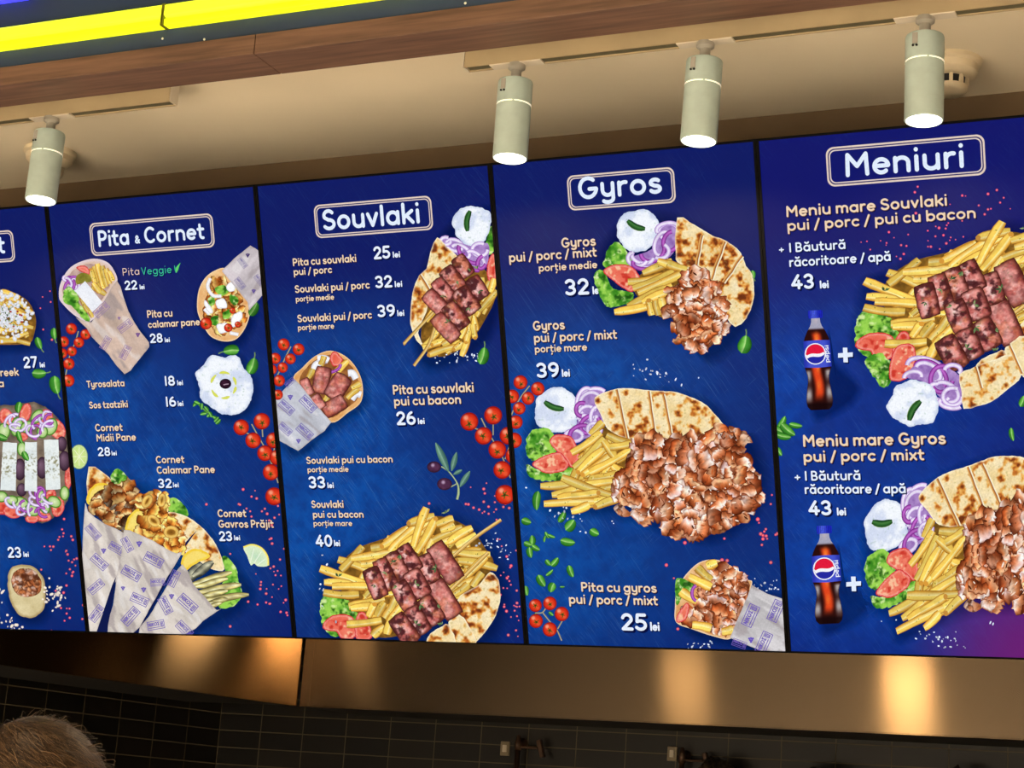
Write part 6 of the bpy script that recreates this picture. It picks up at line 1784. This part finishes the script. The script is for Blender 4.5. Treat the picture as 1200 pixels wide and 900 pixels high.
def visitor():
    base = Vector((1.990, -2.665, 0)); HZ = 1.453
    t = empty('person', base, (0, 0, math.radians(-6)))
    tag(t, 'person with short brown hair seen from behind at the lower left corner', 'person')
    V = [(0, 0, .86, (.135, .10)), (0, 0, 1.0, (.115, .085)), (0, -.005, 1.15, (.135, .095)), (0, -.005, 1.265, (.12, .08)), (0, .0, 1.335, .052), (0, .012, 1.40, .05)]
    Ed = [(0, 1), (1, 2), (2, 3), (3, 4), (4, 5)]
    for s in (-1, 1):
        k = len(V); V += [(s * .09, 0, .80, .085), (s * .095, .015, .45, .055), (s * .095, -.02, .09, .036), (s * .10, .04, .035, .034), (s * .105, .13, .025, .026)]
        Ed += [(0, k), (k, k + 1), (k + 1, k + 2), (k + 2, k + 3), (k + 3, k + 4)]
        k = len(V); V += [(s * .155, -.005, 1.275, .055), (s * .205, -.02, 1.02, .040), (s * .205, .05, .80, .026), (s * .202, .075, .735, (.018, .034))]
        Ed += [(3, k), (k, k + 1), (k + 1, k + 2), (k + 2, k + 3)]
        p = k + 3
        for j, (dy, ln) in enumerate(((-.024, .062), (-.008, .074), (.009, .070), (.026, .054))):
            q = len(V); V += [(s * .200, .078 + dy, .70, .0095), (s * .194, .082 + dy, .70 - ln * .5, .0088), (s * .182, .084 + dy, .70 - ln, .0078)]
            Ed += [(p, q), (q, q + 1), (q + 1, q + 2)]
        q = len(V); V += [(s * .188, .112, .745, .011), (s * .176, .125, .712, .0095)]; Ed += [(p, q), (q, q + 1)]
    body = skinned(V, Ed, 0)
    bm = bmesh.new(); bm.from_mesh(body)
    g = bmesh.ops.create_icosphere(bm, subdivisions=4, radius=1)['verts']
    for v in g:                                               # head: cranium, jaw, brow, nose, ears, lips
        n = v.co.copy(); x, y, z = n.x * .076, n.y * .094, n.z * .112
        if z < -.02: f = (-.02 - z) / .09; x *= 1 - .35 * f; y = y * (1 - .18 * f) + .014 * f
        if y > 0: y += .020 * math.exp(-((x / .013) ** 2) - ((z + .012) / .024) ** 2) + .006 * math.exp(-((x / .022) ** 2) - ((z + .052) / .010) ** 2) - .008 * (math.exp(-(((abs(x) - .031) / .014) ** 2) - ((z - .006) / .011) ** 2))
        if abs(y + .005) < .03 and abs(z + .005) < .034: x += math.copysign(.014 * (1 - (abs(y + .005) / .03) ** 2) * (1 - (abs(z + .005) / .034) ** 2), x) if abs(x) > .05 else 0
        v.co = Vector((x, y + .02, z + HZ))
    tmp = bpy.data.meshes.new('tmp'); bm.to_mesh(tmp); bm.free()
    o = bpy.data.objects.new('tmp', tmp); C.objects.link(o)
    r = o.modifiers.new('r', 'REMESH'); r.mode = 'VOXEL'; r.voxel_size = .0065
    sm_ = o.modifiers.new('sm', 'SMOOTH'); sm_.iterations = 4; sm_.factor = .5
    me = evaluated(o); bpy.data.objects.remove(o); me.name = 'body'
    me.materials.clear(); me.materials.append(M_skin)
    for p in me.polygons: p.use_smooth = True
    ob = bpy.data.objects.new('body', me); C.objects.link(ob); ob.parent = t
    def cloth(name, V, E_, m, root):
        me = skinned(V, E_, root); me.name = name; me.materials.clear(); me.materials.append(m)
        for p in me.polygons: p.use_smooth = True
        c = bpy.data.objects.new(name, me); C.objects.link(c); c.parent = t
    Vs = [(0, 0, .84, (.155, .12)), (0, 0, 1.0, (.135, .105)), (0, -.005, 1.15, (.152, .112)), (0, -.005, 1.265, (.136, .095)), (0, .0, 1.335, .066)]; Es = [(0, 1), (1, 2), (2, 3), (3, 4)]
    for s in (-1, 1):
        k = len(Vs); Vs += [(s * .158, -.005, 1.275, .068), (s * .207, -.02, 1.02, .053), (s * .207, .045, .82, .042)]; Es += [(3, k), (k, k + 1), (k + 1, k + 2)]
    cloth('jumper', Vs, Es, M_shirt, 0)
    Vt = [(0, 0, .92, (.14, .11)), (0, 0, .85, (.148, .115))]; Et = [(0, 1)]
    for s in (-1, 1):
        k = len(Vt); Vt += [(s * .09, 0, .78, .096), (s * .095, .015, .45, .072), (s * .095, -.015, .10, .058)]; Et += [(1, k), (k, k + 1), (k + 1, k + 2)]
    cloth('trousers', Vt, Et, M_trous, 0)
    for s in (-1, 1):
        cloth('shoe', [(s * .095, -.035, .05, .05), (s * .10, .05, .042, .046), (s * .106, .135, .032, .036)], [(0, 1), (1, 2)], M_shoe, 0)
    # hair: cap plus fine strands
    rg = random.Random(3); v = []; f = []; c = []
    cx, cy, cz = 0, .014, HZ + .008
    ax_, ay_, az_ = .083, .101, .117
    def surf(th, ph, k=1.0): return np.array([ax_ * k * math.sin(th) * math.cos(ph), cy + ay_ * k * math.sin(th) * math.sin(ph), cz + az_ * k * math.cos(th)])
    def limit(ph): return 1.05 if math.sin(ph) > .55 else 1.95      # hairline: high on the brow, low at the nape
    nt_, np_ = 16, 40
    for i in range(nt_ + 1):
        for j in range(np_):
            ph = 2 * math.pi * j / np_; w_ = .5 + .5 * math.tanh((math.sin(ph) - .45) * 6); lim = 1.95 * (1 - w_) + 1.05 * w_
            v.append(surf(lim * i / nt_, ph, .985)); c.append((44, 32, 20))
    for i in range(nt_):
        for j in range(np_): f.append((i * np_ + j, i * np_ + (j + 1) % np_, (i + 1) * np_ + (j + 1) % np_, (i + 1) * np_ + j))
    wh = np.array([-.012, -.03])                                    # crown whorl, slightly left of the middle
    for _ in range(20000):
        u = rg.random(); ph = rg.uniform(0, 2 * math.pi); w_ = .5 + .5 * math.tanh((math.sin(ph) - .45) * 6); lim = 1.95 * (1 - w_) + 1.05 * w_
        th = math.acos(1 - u * (1 - math.cos(lim)))
        p = surf(th, ph, .99); n = (p - [0, cy, cz]) / np.array([ax_, ay_, az_]) ** 2; n /= np.linalg.norm(n)
        rad = np.array([p[0] - wh[0], p[1] - cy - wh[1], 0]); rad /= np.linalg.norm(rad) + 1e-6
        sw = np.array([-rad[1], rad[0], 0]) * .45
        d = rad + sw + np.array([rg.gauss(0, .28), rg.gauss(0, .28), rg.gauss(0, .12)]); d = d - n * (d @ n); d /= np.linalg.norm(d) + 1e-6
        L_ = rg.uniform(.016, .032); lift = rg.uniform(.0, .16) + (.35 if rg.random() < .02 else 0)
        side = np.cross(d, n); wd = rg.uniform(.0004, .0007)
        tone = rg.random(); col = np.array([(60, 43, 27), (96, 72, 47), (128, 102, 72)][0 if tone < .42 else 1 if tone < .82 else 2]) * rg.uniform(.8, 1.15)
        b0 = len(v); seg = 4
        for s_ in range(seg + 1):
            q = s_ / seg
            x = p + d * L_ * q + n * (lift * L_ * math.sin(q * 2.3) - .18 * L_ * q * q)
            rr = (x - [0, cy, cz]) / [ax_, ay_, az_]; l_ = np.linalg.norm(rr)
            if l_ < 1.0: x = np.array([0, cy, cz]) + (x - [0, cy, cz]) / l_ * 1.002
            ww = wd * (1 - .8 * q)
            v += [x + side * ww, x - side * ww]; c += [col * (.8 + .35 * q)] * 2
        for s_ in range(seg): f.append((b0 + 2 * s_, b0 + 2 * s_ + 1, b0 + 2 * s_ + 3, b0 + 2 * s_ + 2))
    me = bpy.data.meshes.new('hair'); me.from_pydata([tuple(q) for q in v], [], f)
    ca = me.color_attributes.new('Col', 'FLOAT_COLOR', 'POINT')
    ca.data.foreach_set('color', np.column_stack([lin(np.clip(np.array(c), 0, 255)), np.ones(len(c))]).astype(np.float32).ravel())
    me.materials.append(M_hair)
    h = bpy.data.objects.new('hair', me); C.objects.link(h); h.parent = t


visitor()
